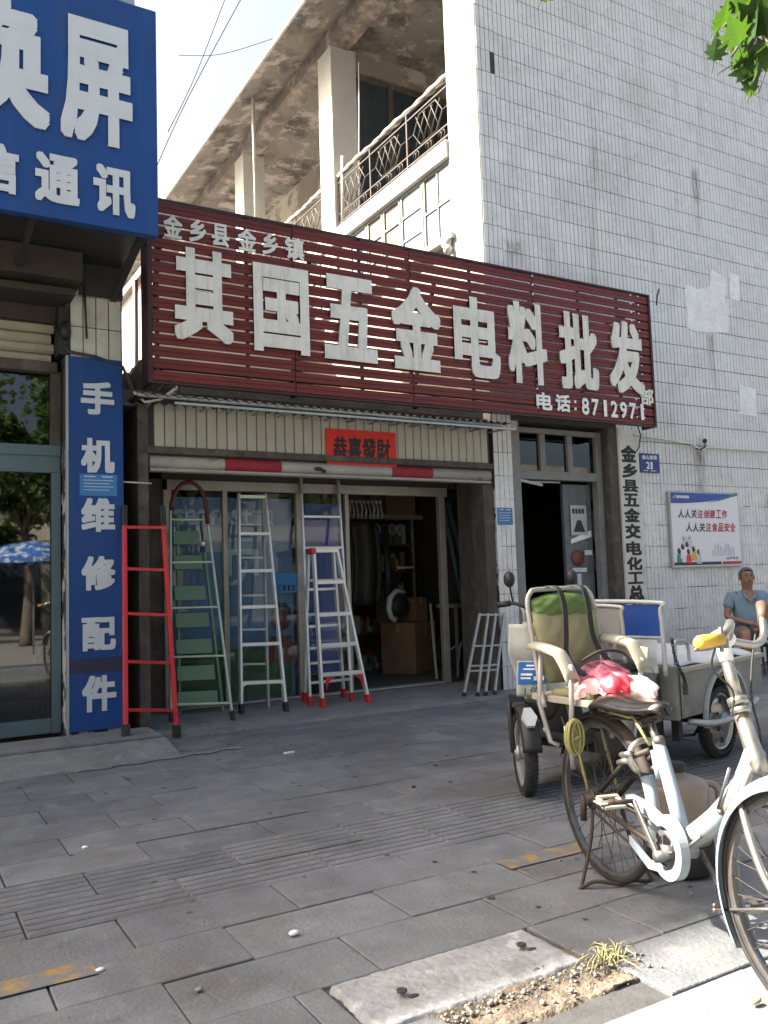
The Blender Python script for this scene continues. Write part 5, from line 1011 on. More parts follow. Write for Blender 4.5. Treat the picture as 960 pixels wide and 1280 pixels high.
# ================================================================== JUG behind the bicycle
jg = thing('water_jug', 'tan plastic jug with dark base standing on the pavement behind the bicycle', 'jug', (2.89, 2.585, .008), world=False)
mb = MB(); mb.lathe((0, 0, 0), (0, 0, 1), [(.132, .11), (.136, .14), (.132, .17), (.137, .20), (.133, .30), (.137, .34), (.128, .365), (.09, .38), (.045, .385), (.045, .41)], 28); mb.build('body', 'jug', jg)
mb = MB(); mb.lathe((0, 0, 0), (0, 0, 1), [(0, 0), (.125, 0), (.14, .02), (.143, .12), (.136, .125)], 28); mb.build('base', 'rubber', jg)
mb = MB(); mb.lathe((0, 0, 0), (0, 0, 1), [(.05, .405), (.05, .43), (.042, .44), (0, .44)], 18); mb.build('cap', 'black', jg)
mb = MB(); mb.tube(bez([(.12, -.06, .35), (.165, -.08, .32), (.165, -.08, .2), (.14, -.07, .13)], 6), .014, 8); mb.build('handle', 'jug', jg)

# ================================================================== CARGO TRICYCLE
tf_ = (-.9736, -.2283); TRZ = math.atan2(tf_[1], tf_[0])
tk = thing('cargo_tricycle', 'grey electric cargo tricycle with a blue board and a covered bed behind the bicycle', 'tricycle', (4.754, 4.349, 0), TRZ, world=False)
def T_(name, m, fn, par=None, **k): mb = MB(); fn(mb); return mb.build(name, m, par or tk, **k)
for s_ in (1, -1): wheel(tk, (0, s_*.42, .24), .24, 0 if s_ > 0 else PI, .075, 'rubber', 'chrome', 0, .05, .14, disc=True)
FWZ = math.atan2(-math.cos(R(29)), -math.sin(R(29)))-TRZ
wheel(tk, (1.60, .03, .24), .24, FWZ, .075, 'rubber', 'aludull', 0, .04, .12, disc=True)
def side_panel(y, s_):
    def f(m):
        # panel with arch cut, from x=.62 to -.55
        arch = [(-.33+.0, .36)]+[(.0+.30*math.cos(a)*-1, .30+.29*math.sin(a)) for a in [PI*q/14 for q in range(15)]]
        pts = [(.60, .33), (.60, .625), (-.58, .625), (-.58, .42), (-.31, .38)]+[(-.29*math.cos(a), .30+.27*math.sin(a)) for a in [PI*q/14 for q in range(0, 15)]]+[(.30, .33)]
        # build as strips above the arch
        n = 40
        for k in range(n):
            xa = -.58+1.18*k/n; xb = -.58+1.18*(k+1)/n
            lo = lambda x: .30+math.sqrt(max(0, .29**2-x*x)) if abs(x) < .285 else (.40 if x < 0 else .34)
            m.add([(xa, y, lo(xa)), (xb, y, lo(xb)), (xb, y, .62), (xa, y, .62), (xa, y-s_*.012, lo(xa)), (xb, y-s_*.012, lo(xb)), (xb, y-s_*.012, .62), (xa, y-s_*.012, .62)], [(0, 1, 2, 3), (7, 6, 5, 4), (0, 4, 5, 1)])
    return f
T_('side_panel', 'trikegrey', side_panel(.485, 1)); T_('side_panel', 'trikegrey', side_panel(-.485, -1))
T_('bed_rim', 'armrest', lambda m: (m.bar((.62, .485, .635), (-.6, .485, .635), .035, .03, (0, 0, 1), .004), m.bar((.62, -.485, .635), (-.6, -.485, .635), .035, .03, (0, 0, 1), .004), m.bar((-.6, -.485, .635), (-.6, .485, .635), .035, .03, (0, 0, 1), .004)))
T_('wheel_arch', 'trikewhite', lambda m: [m.bar((.305*math.cos(a), .492, .30+.30*math.sin(a)), (.305*math.cos(b), .492, .30+.30*math.sin(b)), .02, .03, (0, 1, 0)) for a, b in [(PI*(-.06+1.12*q/18), PI*(-.06+1.12*(q+1)/18)) for q in range(18)]], label='pale trim round the rear wheel opening')
T_('bed_floor', 'trikegrey', lambda m: (m.box(-.58, .62, -.47, .47, .54, .56), m.box(-.59, -.575, -.48, .48, .40, .63)))
T_('wheel_housing', 'darkmetal', lambda m: (m.box(-.33, .33, .28, .30, .3, .54), m.box(-.33, .33, -.30, -.28, .3, .54), m.box(-.55, .6, -.28, .28, .42, .535)))
T_('front_panel', 'trikegrey', lambda m: (m.box(.60, .64, -.48, .48, .33, .66)), bevel=.005)
T_('seat_box', 'trikegrey', lambda m: (m.prism([(.64, -.34, .32), (1.12, -.30, .32), (1.16, -.30, .62), (.64, -.34, .66)], (0, .72, 0))), bevel=.01)
T_('driver_seat', 'seatleather', lambda m: m.box(.80, 1.2, -.28, .34, .645, .71), bevel=.02)
st_ = T_('print_sticker', 'lightblue', lambda m: m.box(.72, .98, .3845, .387, .46, .60)); T_('print_sticker', 'white', lambda m: (m.box(.74, .86, .3875, .389, .55, .57), m.box(.76, .96, .3875, .389, .5, .515), m.box(.84, .95, .3875, .389, .54, .58)), label='white and blue printed label')
T_('rust_patch', 'rust', lambda m: m.prism([(.66, .3845, .4), (.7, .3845, .4), (.71, .3845, .6), (.67, .3845, .62)], (0, .003, 0)))
# driver's back panel
T_('backrest_frame', 'tubegrey', lambda m: m.tube(bez([(1.08, -.30, .72), (1.10, -.31, 1.0), (1.10, -.27, 1.055), (1.10, .35, 1.055), (1.10, .40, 1.0), (1.08, .40, .72)], 6), .012, 8))
T_('backrest_panel', 'tan', lambda m: m.box(1.085, 1.10, -.30, .39, .80, 1.045), bevel=.004, label='grey brown flat backrest panel')
# blue headboard
T_('headboard_frame', 'trikewhite', lambda m: (m.tube(bez([(.78, -.46, .62), (.80, -.465, 1.0), (.80, -.42, 1.065), (.80, .44, 1.065), (.80, .49, 1.0), (.78, .49, .62)], 6), .014, 8), m.tube([(.80, -.46, .85), (.80, .49, .85)], .009, 6)))
T_('headboard_panel', 'trikeblue', lambda m: m.box(.785, .797, -.45, .48, .86, 1.05), label='blue upper panel')
T_('headboard_sheet', 'cover', lambda m: m.grid(lambda u, v: (.83+.05*math.sin(v*4+u*6)*v*(1-v), -.44+.91*u, .64+.2*v), 20, 8), label='wrinkled clear plastic over the lower part')
T_('bed_cover', 'cover', lambda m: m.grid(lambda u, v: (.60-1.15*u, -.46+.92*v, .655+.05*math.sin(PI*v)**.6*(1-.2*u)+.012*math.sin(u*14+v*5)+.008*math.sin(v*21+u*9)), 34, 24), solid=.004, label='crumpled pale plastic sheet over the bed')
T_('grab_rail', 'aludull', lambda m: m.tube(bez([(.56, .44, .65), (.555, .44, .78), (.53, .44, .81), (.42, .44, .80), (.385, .44, .76), (.38, .44, .65)], 5), .012, 8))
def chain(m):
    p = bez([(.70, .50, .83), (.69, .505, .74), (.65, .51, .66), (.61, .515, .60), (.60, .52, .55)], 5)
    for i in range(0, len(p)-1):
        c = p[i]; n = 8; ax = i % 2; m.tube([c+Vector((.009*math.cos(a)*(1 if ax else .2), .009*math.cos(a)*(.2 if ax else 1), .015*math.sin(a))) for a in [2*PI*q/n for q in range(n)]], .0035, 4, True)
T_('chain', 'black', chain); T_('padlock', 'rust', lambda m: m.box(.59, .62, .51, .53, .49, .56), bevel=.004)
T_('side_bumper', 'aludull', lambda m: m.tube(bez([(.45, .44, .30), (.38, .56, .29), (.22, .60, .295), (0, .605, .325), (-.18, .60, .36), (-.27, .57, .365), (-.29, .50, .35)], 6), .022, 8), label='grey curved guard bar outside the rear wheel')
T_('chassis', 'darkmetal', lambda m: (m.bar((1.3, .2, .30), (-.5, .25, .34), .05), m.bar((1.3, -.2, .30), (-.5, -.25, .34), .05), m.tube([(0, -.42, .24), (0, .42, .24)], .03, 8), m.tube([(.55, .1, .22), (.42, .1, .22)], .09, 10), m.box(.5, 1.2, -.2, .3, .2, .32), m.tube([(.38, .3, .30), (.38, .3, .18), (.2, .35, .17), (.15, .38, .24)], .010, 6), m.bar((.44, .36, .32), (.44, .36, .17), .05), m.bar((-.4, .35, .38), (-.3, .45, .30), .02)))
T_('floor_board', 'darkmetal', lambda m: m.box(1.1, 1.42, -.22, .24, .26, .30))
# front end
hx = Matrix.Translation((1.60, .03, 0)) @ Matrix.Rotation(FWZ, 4, 'Z')   # steering frame: x towards the wheel's heading
hx0 = hx; hx2 = Matrix.Translation((1.37, .03, 0)) @ Matrix.Rotation(FWZ, 4, 'Z') @ Matrix.Diagonal((1, .70, 1, 1)) @ Matrix.Translation((.19, 0, 0))
def H(name, m, fn, q=None, **k): mb = MB(); fn(mb); mb.v = [tuple((q or hx) @ Vector(v)) for v in mb.v]; return mb.build(name, m, tk, **k)
H('fork', 'darkmetal', lambda m: (m.tube([(0, .065, .24), (-.06, .07, .50), (-.08, .05, .56)], .016, 8), m.tube([(0, -.065, .24), (-.06, -.07, .50), (-.08, -.05, .56)], .016, 8), m.bar((-.07, -.07, .54), (-.07, .07, .54), .04)))
H('front_fender', 'black', lambda m: m.grid(lambda u, v: ((.275-.02*(2*v-1)**2)*math.cos(R(10)+R(130)*u), .055*(2*v-1), .24+(.275-.02*(2*v-1)**2)*math.sin(R(10)+R(130)*u)), 20, 6), solid=.005)
H('fender_badge', 'trikewhite', lambda m: (m.prism([(.185, -.045, .455), (.225, -.02, .415), (.225, .02, .415), (.185, .045, .455), (.13, .02, .50), (.13, -.02, .50)], (.012, 0, .014)), m.ball((.2, .085, .40), .016, 8, 5)))
mb = MB(); mb.tube([hx @ Vector((-.08, 0, .54)), hx2 @ Vector((-.2, 0, 1.06))], .022, 8); mb.build('steering_column', 'darkmetal', tk)
H('handlebar', 'black', lambda m: (m.tube(bez([(-.27, -.36, 1.08), (-.22, -.24, 1.09), (-.18, -.1, 1.06), (-.18, .1, 1.06), (-.22, .24, 1.09), (-.27, .36, 1.08)], 6), .011, 8), m.tube([(-.27, -.37, 1.08), (-.23, -.26, 1.09)], .018, 8), m.tube([(-.27, .37, 1.08), (-.23, .26, 1.09)], .018, 8)), hx2)
hx = hx2
for s_ in (-1, 1):
    mb = MB(); mb.tube([(-.22, s_*.24, 1.09), (-.21, s_*.26, 1.17), (-.20, s_*.27, 1.21)], .008, 6); mb.lathe((-.2, s_*.27, 1.235), (-1, 0, 0), [(0, -.03), (.036, -.02), (.05, .0), (.047, .004)], 16); mb.v = [tuple(hx @ Vector(v)) for v in mb.v]; mo = mb.build('mirror', 'black', tk)
    mb = MB(); mb.lathe((-.2, s_*.27, 1.235), (-1, 0, 0), [(.046, .003), (0, .004)], 16); mb.v = [tuple(hx @ Vector(v)) for v in mb.v]; mb.build('mirror_glass', 'mirror', mo)
H('headlight', 'white', lambda m: (m.ball((-.05, 0, .98), .10, 12, 8, (.9, 1.3, .8))), label='white headlight housing')
H('indicator', 'orange', lambda m: (m.ball((-.0, .12, .95), .045, 8, 6, (.8, 1.1, 1)), m.ball((0, -.12, .95), .045, 8, 6, (.8, 1.1, 1))))
T_('leg_shield', 'trikewhite', lambda m: m.grid(lambda u, v: (1.18+.10*math.sin(PI*u)*v+.06*v*0, -.27+.54*u*(1)+0, .34+.62*v) if True else 0, 16, 12), solid=.02, label='pale curved leg shield')
T_('lower_fairing', 'black', lambda m: m.grid(lambda u, v: (1.12+.12*math.sin(PI*u), -.26+.52*u, .26+.42*v-.0), 14, 6), solid=.02)
AC = Vector((3.355, 3.925, 0)); AW = Vector((.79, -.61, 0)); AN = Vector((-.61, -.79, 0))
def apt(t, z, out): p = AC+AW*t+AN*out; return (p.x, p.y, z)
ab = thing('rider_apron', 'white hanging wind apron on the tricycle handlebar, left of the child seat', 'apron', (3.355, 3.925, .7))
def apr(u, v):
    z = .50+.47*v; hw = .10+.10*min(1, v*1.6)
    return apt(-.02+hw*(2*u-1)+.02*v, z, .05*math.sin(PI*u)*(.4+v*.6)+.008*math.sin(u*19+v*4)+.01*math.sin(v*11))
mb = MB(); mb.grid(apr, 24, 18); mb.build('cloth', 'bagwhite', ab, solid=.006)
pk = thing('blue_packet', 'blue and white printed packet hanging on the white tricycle apron', 'packet', (3.25, 3.87, .65))
def pkf(u, v): return apt(-.17+.17*u+.012*v, .56+.20*v, .075+.018*math.sin(PI*u)*math.sin(PI*v)+.003*math.sin(u*15))
mb = MB(); mb.grid(pkf, 10, 10); mb.build('packet', 'bagwhite', pk, solid=.008)
def on(u, v, o=.012): p = Vector(pkf(u, v))+AN*o; return tuple(p)
mb = MB(); mb.grid(lambda u, v: on(.03+.94*u, .34+.64*v), 8, 8); mb.build('blue_print', 'bagblue', pk)
mb = MB()
for a0, a1, z0, z1 in ((.3, .7, .86, .9), (.2, .8, .76, .80), (.12, .5, .6, .66), (.12, .45, .5, .55), (.55, .9, .46, .58)): mb.grid(lambda u, v: on(a0+(a1-a0)*u, z0+(z1-z0)*v, .0155), 4, 2)
mb.build('white_print', 'white', pk, kind='stuff')
mb = MB(); vs, fs = glyph('位', 0); mb.add([on(.42+.36*x, .06+.26*y, .0145) for x, y in vs], fs); vs, fs = glyph('1', 0); mb.add([on(.2+.3*x, .06+.26*y, .0145) for x, y in vs], fs); mb.build('lettering', 'ink', pk)
mb = MB(); mb.grid(lambda u, v: apt(-.02+(.05+.07*v)*(2*u-1), .42+.12*v, .03+.03*math.sin(PI*u)), 10, 5); mb.build('dark_hem', 'black', ab, solid=.006)

# ================================================================== SEATED MAN
def skin_body(name, joints, bones, m, parent, levels=2):
    me = bpy.data.meshes.new(name); keys = list(joints); me.from_pydata([joints[k][0] for k in keys], [(keys.index(a), keys.index(b)) for a, b in bones], [])
    o = bpy.data.objects.new(name, me); COL.objects.link(o); o.parent = parent; me.materials.append(MT[m])
    o.modifiers.new('skin', 'SKIN'); sk = me.skin_vertices[0] if me.skin_vertices else None
    if sk is None:
        bpy.context.view_layer.objects.active = o
    for i, k in enumerate(keys):
        r = joints[k][1]; r = r if isinstance(r, tuple) else (r, r)
        me.skin_vertices[0].data[i].radius = r; me.skin_vertices[0].data[i].use_root = (i == 0)
    s_ = o.modifiers.new('sub', 'SUBSURF'); s_.levels = levels; s_.render_levels = levels
    for p in me.polygons: p.use_smooth = True
    o.modifiers['skin'].use_smooth_shade = True
    return o
mx_, my_ = 8.93, 6.72
man = thing('person', 'grey haired man in a light blue polo shirt sitting against the tiled wall', 'person', (mx_, my_, 0), R(-36), world=False); man.scale = (1.07, 1.07, 1.04)
# local frame: -y is where he faces, z up
J = dict(pelvis=((0, .02, .50), (.15, .12)), waist=((0, .0, .62), (.135, .11)), chest=((0, -.02, .80), (.155, .11)), neckb=((0, -.02, .925), (.075, .07)), neck=((0, -.03, .98), .052), headb=((0, -.04, 1.04), (.068, .075)), headc=((0, -.04, 1.12), (.075, .088)), headt=((0, -.03, 1.19), (.062, .07)),
         shL=((.17, -.01, .89), .058), elL=((.25, -.06, .66), .04), wrL=((.06, -.26, .57), .027), shR=((-.17, -.01, .89), .058), elR=((-.25, -.05, .66), .04), wrR=((-.02, -.27, .585), .027),
         hipL=((.10, 0, .47), .085), knL=((.17, -.44, .50), .058), anL=((.16, -.42, .10), .038), hipR=((-.10, 0, .47), .085), knR=((-.17, -.44, .50), .058), anR=((-.18, -.40, .10), .038), toL=((.17, -.54, .035), (.04, .025)), toR=((-.19, -.52, .035), (.04, .025)))
sb = skin_body('body', J, [('pelvis', 'waist'), ('waist', 'chest'), ('chest', 'neckb'), ('neckb', 'neck'), ('neck', 'headb'), ('headb', 'headc'), ('headc', 'headt'), ('chest', 'shL'), ('shL', 'elL'), ('elL', 'wrL'), ('chest', 'shR'), ('shR', 'elR'), ('elR', 'wrR'), ('pelvis', 'hipL'), ('hipL', 'knL'), ('knL', 'anL'), ('pelvis', 'hipR'), ('hipR', 'knR'), ('knR', 'anR'), ('anL', 'toL'), ('anR', 'toR')], 'skin', man)
JS = dict(pelvis=((0, .02, .47), (.17, .14)), waist=((0, .0, .62), (.155, .13)), chest=((0, -.02, .80), (.17, .125)), neckb=((0, -.015, .915), (.095, .08)), shL=((.175, -.01, .89), .074), slL=((.225, -.04, .745), .066), shR=((-.175, -.01, .89), .074), slR=((-.225, -.035, .745), .066))
skin_body('shirt', JS, [('pelvis', 'waist'), ('waist', 'chest'), ('chest', 'neckb'), ('chest', 'shL'), ('shL', 'slL'), ('chest', 'shR'), ('shR', 'slR')], 'shirt', man)
JT = dict(p=((0, .02, .45), (.16, .12)), hL=((.10, -.02, .47), .10), kL=((.165, -.38, .50), .082), hR=((-.10, -.02, .47), .10), kR=((-.165, -.38, .50), .082))
skin_body('shorts', JT, [('p', 'hL'), ('hL', 'kL'), ('p', 'hR'), ('hR', 'kR')], 'shorts', man)
for s_, wx, wy, wz in ((1, .06, -.26, .57), (-1, -.02, -.27, .585)):
    mb = MB(); d = Vector((-s_*.7, -.5, -.25)).normalized(); c = Vector((wx, wy, wz)); side = Vector((0, 0, 1)).cross(d).normalized(); upv = d.cross(side)
    mb.tube([c-d*.01, c+d*.03, c+d*.075], [.024, .03, .028], 8)
    for k in range(4):
        b = c+d*.07+side*(.0125*(k-1.5))*1.2; L = [.055, .068, .064, .05][k]; mb.tube([b, b+d*L*.5-upv*.004, b+d*L*.8-upv*.018, b+d*L*.85-upv*.034], [.0085, .008, .0075, .006], 6)
    b = c+d*.02+side*.026; mb.tube([b, b+d*.03+side*.02-upv*.01, b+d*.055+side*.018-upv*.02], [.010, .009, .007], 6); mb.build('hand', 'skin', man)
hd = MB(); fr_ = lambda u: max(0, -math.sin(2*PI*u)); hd.grid(lambda u, v: (.079*math.sin(PI*v*.6)*math.cos(2*PI*u), -.02+.085*math.sin(PI*v*.6*(1-.33*fr_(u)))*math.sin(2*PI*u)+.016*v, 1.140+.086*math.cos(PI*v*.5*(1-.45*fr_(u)))-.06*(1-fr_(u))*v**2), 24, 10); hd.build('hair', 'hair', man, label='short cropped grey hair')
mb = MB(); mb.add([(0, -.118, 1.135), (-.016, -.115, 1.085), (.016, -.115, 1.085), (0, -.143, 1.09), (0, -.115, 1.078)], [(0, 1, 3), (0, 3, 2), (1, 4, 3), (3, 4, 2)], True); mb.build('nose', 'skin', man)
mb = MB(); mb.tube([(-.025, -.117, 1.055), (0, -.124, 1.057), (.025, -.117, 1.055)], .0045, 6); mb.build('mouth', 'lips', man)
for s_ in (-1, 1):
    mb = MB(); mb.ball((s_*.031, -.112, 1.127), .0095, 8, 6, (1.3, .5, .7)); mb.build('eye', 'eye', man); mb = MB(); mb.tube([(s_*.014, -.118, 1.146), (s_*.032, -.12, 1.151), (s_*.05, -.11, 1.145)], .0045, 5); mb.build('eyebrow', 'hair', man)
    mb = MB(); mb.ball((s_*.08, -.03, 1.105), .026, 8, 6, (.35, .7, 1.2)); mb.build('ear', 'skin', man)
    mb = MB(); mb.prism([(s_*.01, -.125, .845), (s_*.075, -.09, .965), (s_*.09, -.03, .955), (s_*.065, -.118, .885)], (0, -.008, .004)); mb.build('collar', 'shirt', man)
    mb = MB(); mb.ball((s_*.185, -.47, .03), .055, 10, 6, (.9, 1.9, .5)); mb.build('shoe', 'black', man)
mb = MB(); mb.prism([(-.012, -.142, .82), (.012, -.142, .82), (.045, -.10, .945), (-.045, -.10, .945)], (0, .03, 0)); mb.build('neck_opening', 'skin', man)
stl = thing('stool', 'low wooden stool under the seated man by the wall', 'stool', (mx_, my_+.04, 0), R(-18), world=False)
mb = MB(); mb.box(-.17, .17, -.13, .15, .36, .40); mb.build('seat', 'wood', stl, .008)
for x in (-.14, .14):
    for y in (-.1, .12): MB().bar((x, y, 0), (x*.9, y*.9, .36), .03).build('leg', 'wood', stl)
bd = thing('wooden_bench', 'low dark rail bench beside the seated man at the right edge', 'bench', (9.6, 6.7, 0)); mb = MB(); mb.box(9.25, 10.4, 6.55, 6.8, .30, .34); mb.build('seat', 'wood', bd)
for x in (9.3, 10.3): mb = MB(); mb.box(x, x+.05, 6.57, 6.78, 0, .30); mb.build('leg', 'wood', bd)

# ================================================================== TREES, ACROSS THE STREET, BACKGROUND
LEAF = [(0, 0), (.10, .06), (.30, .02), (.26, .16), (.50, .26), (.34, .34), (.42, .58), (.22, .52), (.12, .78), (0, 1.02), (-.12, .78), (-.22, .52), (-.42, .58), (-.34, .34), (-.50, .26), (-.26, .16), (-.30, .02), (-.10, .06)]
def leaf_mesh(sz, seed, name='leaf', m='leaf'):
    rg = random.Random(seed); mb = MB(); vs = [(x*sz*rg.uniform(.9, 1.1), y*sz, -.18*sz*(abs(x)*1.4+y*y*.5)) for x, y in LEAF]+[(0, .35*sz, .0)]
    n = len(LEAF); mb.add(vs, [(i, (i+1) % n, n) for i in range(n)]); mb.tube([(0, 0, 0), (0, -.4*sz, .05*sz)], .012*sz, 3); return mb.mesh(name, m)
lms = [leaf_mesh(.118*s_, i) for i, s_ in enumerate((1, .85, 1.15, .7))]
tr = thing('street_tree', 'plane tree whose lobed leaves hang into the upper right corner', 'tree', (4.3, -.9, 0))
def trunk_path(pts, r): mb = MB(); mb.tube(pts, r, 12); return mb
mb = trunk_path(bez([(4.3, -.9, -.05), (4.25, -.85, 1.2), (4.1, -.7, 2.6), (4.0, -.6, 3.6), (3.9, -.5, 5.0)], 5), [.17, .16, .155, .15, .15, .145, .14, .14, .135, .13, .13, .12, .12, .11, .11, .10, .10, .09, .08, .07, .06]); mb.build('trunk', 'bark', tr)
bp_ = [bez([(4.05, -.65, 3.2), (3.5, .2, 3.5), (3.0, 1.0, 3.35), (2.5, 1.35, 3.1), (2.15, 1.45, 2.83)], 6), bez([(3.2, .7, 3.42), (2.6, 1.0, 3.4), (2.1, 1.4, 3.2), (1.75, 1.75, 3.12)], 6), bez([(3.9, -.5, 4.2), (2.8, 0, 5.0), (1.6, .4, 5.2)], 6), bez([(3.9, -.5, 4.6), (5.0, .2, 5.4), (6.0, .4, 5.6)], 6), bez([(3.9, -.5, 4.6), (4.6, -1.8, 5.6), (5.2, -2.8, 5.8)], 6), bez([(3.9, -.5, 4.6), (3.0, -1.8, 5.6), (2.2, -2.8, 5.8)], 6)]
for p in bp_:
    mb = MB(); n = len(p); mb.tube(p, [.045*(1-i/n)+.004 for i in range(n)], 7); mb.build('limb', 'bark', tr)
SPLIT = {'drain_pipe', 'crank', 'corner_brace', 'pier', 'brake_rod', 'rear_stay', 'room_wall', 'door_closer', 'mortar', 'anchor_bolt', 'painted_marking', 'loose_cable', 'cable', 'grip', 'step_slab', 'repair_patch', 'rear_rack', 'chassis', 'fork', 'wall_x', 'tool', 'seat_tube_lug', 'brake_lever', 'twig', 'indicator'}
rg = random.Random(12)
base = [(1.97, 1.47, 2.63), (2.0, 1.43, 2.66), (2.02, 1.39, 2.70), (2.05, 1.36, 2.74), (2.06, 1.42, 2.60), (2.12, 1.44, 2.66), (2.1, 1.40, 2.72), (2.13, 1.47, 2.78), (1.99, 1.41, 2.78), (2.16, 1.5, 2.62), (2.2, 1.46, 2.68), (2.18, 1.5, 2.84), (2.22, 1.52, 2.76), (2.08, 1.5, 2.88), (2.14, 1.38, 2.58), (2.25, 1.55, 2.7), (2.05, 1.45, 2.84), (2.2, 1.42, 2.8), (2.24, 1.46, 2.62), (2.28, 1.5, 2.86)]+[(2.02+rg.random()*.3, 1.38+rg.random()*.16, 2.62+rg.random()*.34) for _ in range(26)]
small = [(1.60, 1.75, 2.885), (1.63, 1.73, 2.90), (1.57, 1.72, 2.91), (1.80, 1.64, 2.905), (1.83, 1.66, 2.92)]
for i, p in enumerate(base+small):
    s_ = .45 if i >= len(base) else rg.uniform(.5, 1.1)
    inst(lms[i % 4], 'leaf', tr, (p[0]+rg.uniform(-.02, .02), p[1]+rg.uniform(-.03, .03), p[2]+rg.uniform(-.02, .02)), (rg.uniform(R(100), R(165)) , rg.uniform(-.5, .5), rg.uniform(-1.6, 1.0)), (s_, s_, s_))
mb = MB(); mb.tube(bez([(2.15, 1.45, 2.83), (2.08, 1.43, 2.76), (2.0, 1.44, 2.66)], 4), .004, 5)
mb.tube([(2.15, 1.45, 2.83), (2.25, 1.5, 2.72)], .004, 5); mb.tube([(2.15, 1.45, 2.83), (2.15, 1.42, 2.7), (2.16, 1.4, 2.62)], .004, 5); mb.tube([(1.75, 1.75, 3.12), (1.6, 1.75, 2.92)], .003, 4); mb.tube([(1.9, 1.6, 3.1), (1.82, 1.65, 2.93)], .003, 4); mb.build('twig', 'bark', tr)
def crown_cloud(c, r, n, seed, keep=None, sz=.11):
    rg = random.Random(seed); mb = MB()
    cl = [(c[0]+rg.uniform(-1, 1)*r[0]*.75, c[1]+rg.uniform(-1, 1)*r[1]*.75, c[2]+rg.uniform(-1, 1)*r[2]*.75, rg.uniform(.35, .8)) for _ in range(34)]
    for i in range(n):
        k = rg.choice(cl); v = Vector((rg.gauss(0, 1), rg.gauss(0, 1), rg.gauss(0, .8))); v = v.normalized()*(k[3]*rg.uniform(.3, 1)**.5*max(r)*.33)
        p = Vector(k[:3])+v
        if keep and not keep(p): continue
        a = Vector((rg.uniform(-1, 1), rg.uniform(-1, 1), rg.uniform(-.5, .5))).normalized(); b = a.cross(Vector((rg.uniform(-1, 1), rg.uniform(-1, 1), rg.uniform(-1, 1)))).normalized(); s_ = sz*rg.uniform(.6, 1.2)
        mb.add([p-a*s_*.5, p+b*s_*.5, p+a*s_, p-b*s_*.5], [(0, 1, 2, 3)])
    return mb
fwv = Vector((math.sin(yaw), math.cos(yaw), 0)); rtv = Vector((math.cos(yaw), -math.sin(yaw), 0))
def out_of_view(p):
    d = Vector(p)-Vector((0, 0, 1.25)); f = d.dot(fw)
    if f < .2: return True
    u = d.dot(r2)/f; v = d.dot(u2)/f
    return abs(u) > .50 or v > .66
crown_cloud((3.9, -1.0, 5.4), (3.0, 2.8, 1.9), 9000, 3, out_of_view, .12).build('crown', 'crownleaf', tr)
def plain_tree(x, y, label, seed, h=3.0, rr=(2.4, 2.2, 1.8), n=5000):
    t = thing('street_tree', label, 'tree', (x, y, 0), group='trees across the street'); mb = MB(); mb.tube(bez([(x, y, -.05), (x+.1, y, 1.5), (x-.05, y+.1, h), (x, y, h+1.6)], 5), [.16-.007*i for i in range(16)], 10); mb.build('trunk', 'bark', t)
    for a in range(5):
        mb = MB(); e = (x+1.6*math.cos(a*1.26), y+1.6*math.sin(a*1.26), h+1.6+.3*(a % 2)); mb.tube([(x-.05, y+.1, h-.2), (x+.7*math.cos(a*1.26), y+.7*math.sin(a*1.26), h+.8), e], [.07, .05, .02], 7); mb.build('limb', 'bark', t)
    crown_cloud((x, y, h+1.8), rr, n, seed, None, .17).build('crown', 'crownleaf', t); return t
plain_tree(3.0, -7.5, 'tree standing across the street facing the left shop', 5)
plain_tree(5.2, -11.5, 'tree with a low crown close to the opposite shop row', 15, 1.9, (2.6, 2.0, 1.7), 5000)
plain_tree(1.6, -12.5, 'leftmost low tree close to the opposite shop row', 16, 1.8, (2.6, 2.0, 1.7), 5000)
plain_tree(7.5, -8.0, 'tree standing across the street further right', 6)
plain_tree(-2.0, -7.6, 'tree standing across the street at the far left', 8)
plain_tree(12.5, -6.0, 'tree standing across the street opposite the tiled building', 9)
ub = thing('market_umbrella', 'blue patterned umbrella seen mirrored in the left shop window', 'umbrella', (2.75, -4.4, 0))
mb = MB(); n = 8
for k in range(n):
    a, b = 2*PI*k/n, 2*PI*(k+1)/n; c = (2.75, -4.4, 2.35)
    P = lambda a_, r, z: (2.75+r*math.cos(a_), -4.4+r*math.sin(a_), z)
    mb.add([c, P(a, .6, 2.24), P(b, .6, 2.24), P(a, 1.15, 1.95), P(b, 1.15, 1.95), P(a, 1.16, 1.86), P(b, 1.16, 1.86)], [(0, 1, 2), (1, 3, 4, 2), (3, 5, 6, 4)])
mb.build('canopy', 'umb', ub); mb = MB(); mb.tube([(2.75, -4.4, -.05), (2.75, -4.4, 2.4)], .02, 8); mb.build('pole', 'aludull', ub)
# buildings opposite (only ever mirrored in glass)
ob = thing('street_building', 'pale low shop row on the opposite side of the street', 'building', (4, -16, 0))
mb = MB(); mb.box(-22, 30, -24, -16, -.05, 6.5); mb.build('wall', 'oppwall', ob)
for k in range(12):
    x = -18+k*4; MB().box(x, x+2.6, -16.02, -15.98, .1, 2.6).build('shopfront', 'farglass', ob); MB().box(x+.4, x+2.0, -16.02, -15.98, 4, 5.4).build('window', 'farglass', ob)
MB().box(-22, 30, -16.3, -15.98, 3.0, 3.6).build('sign_band', 'farwall', ob)
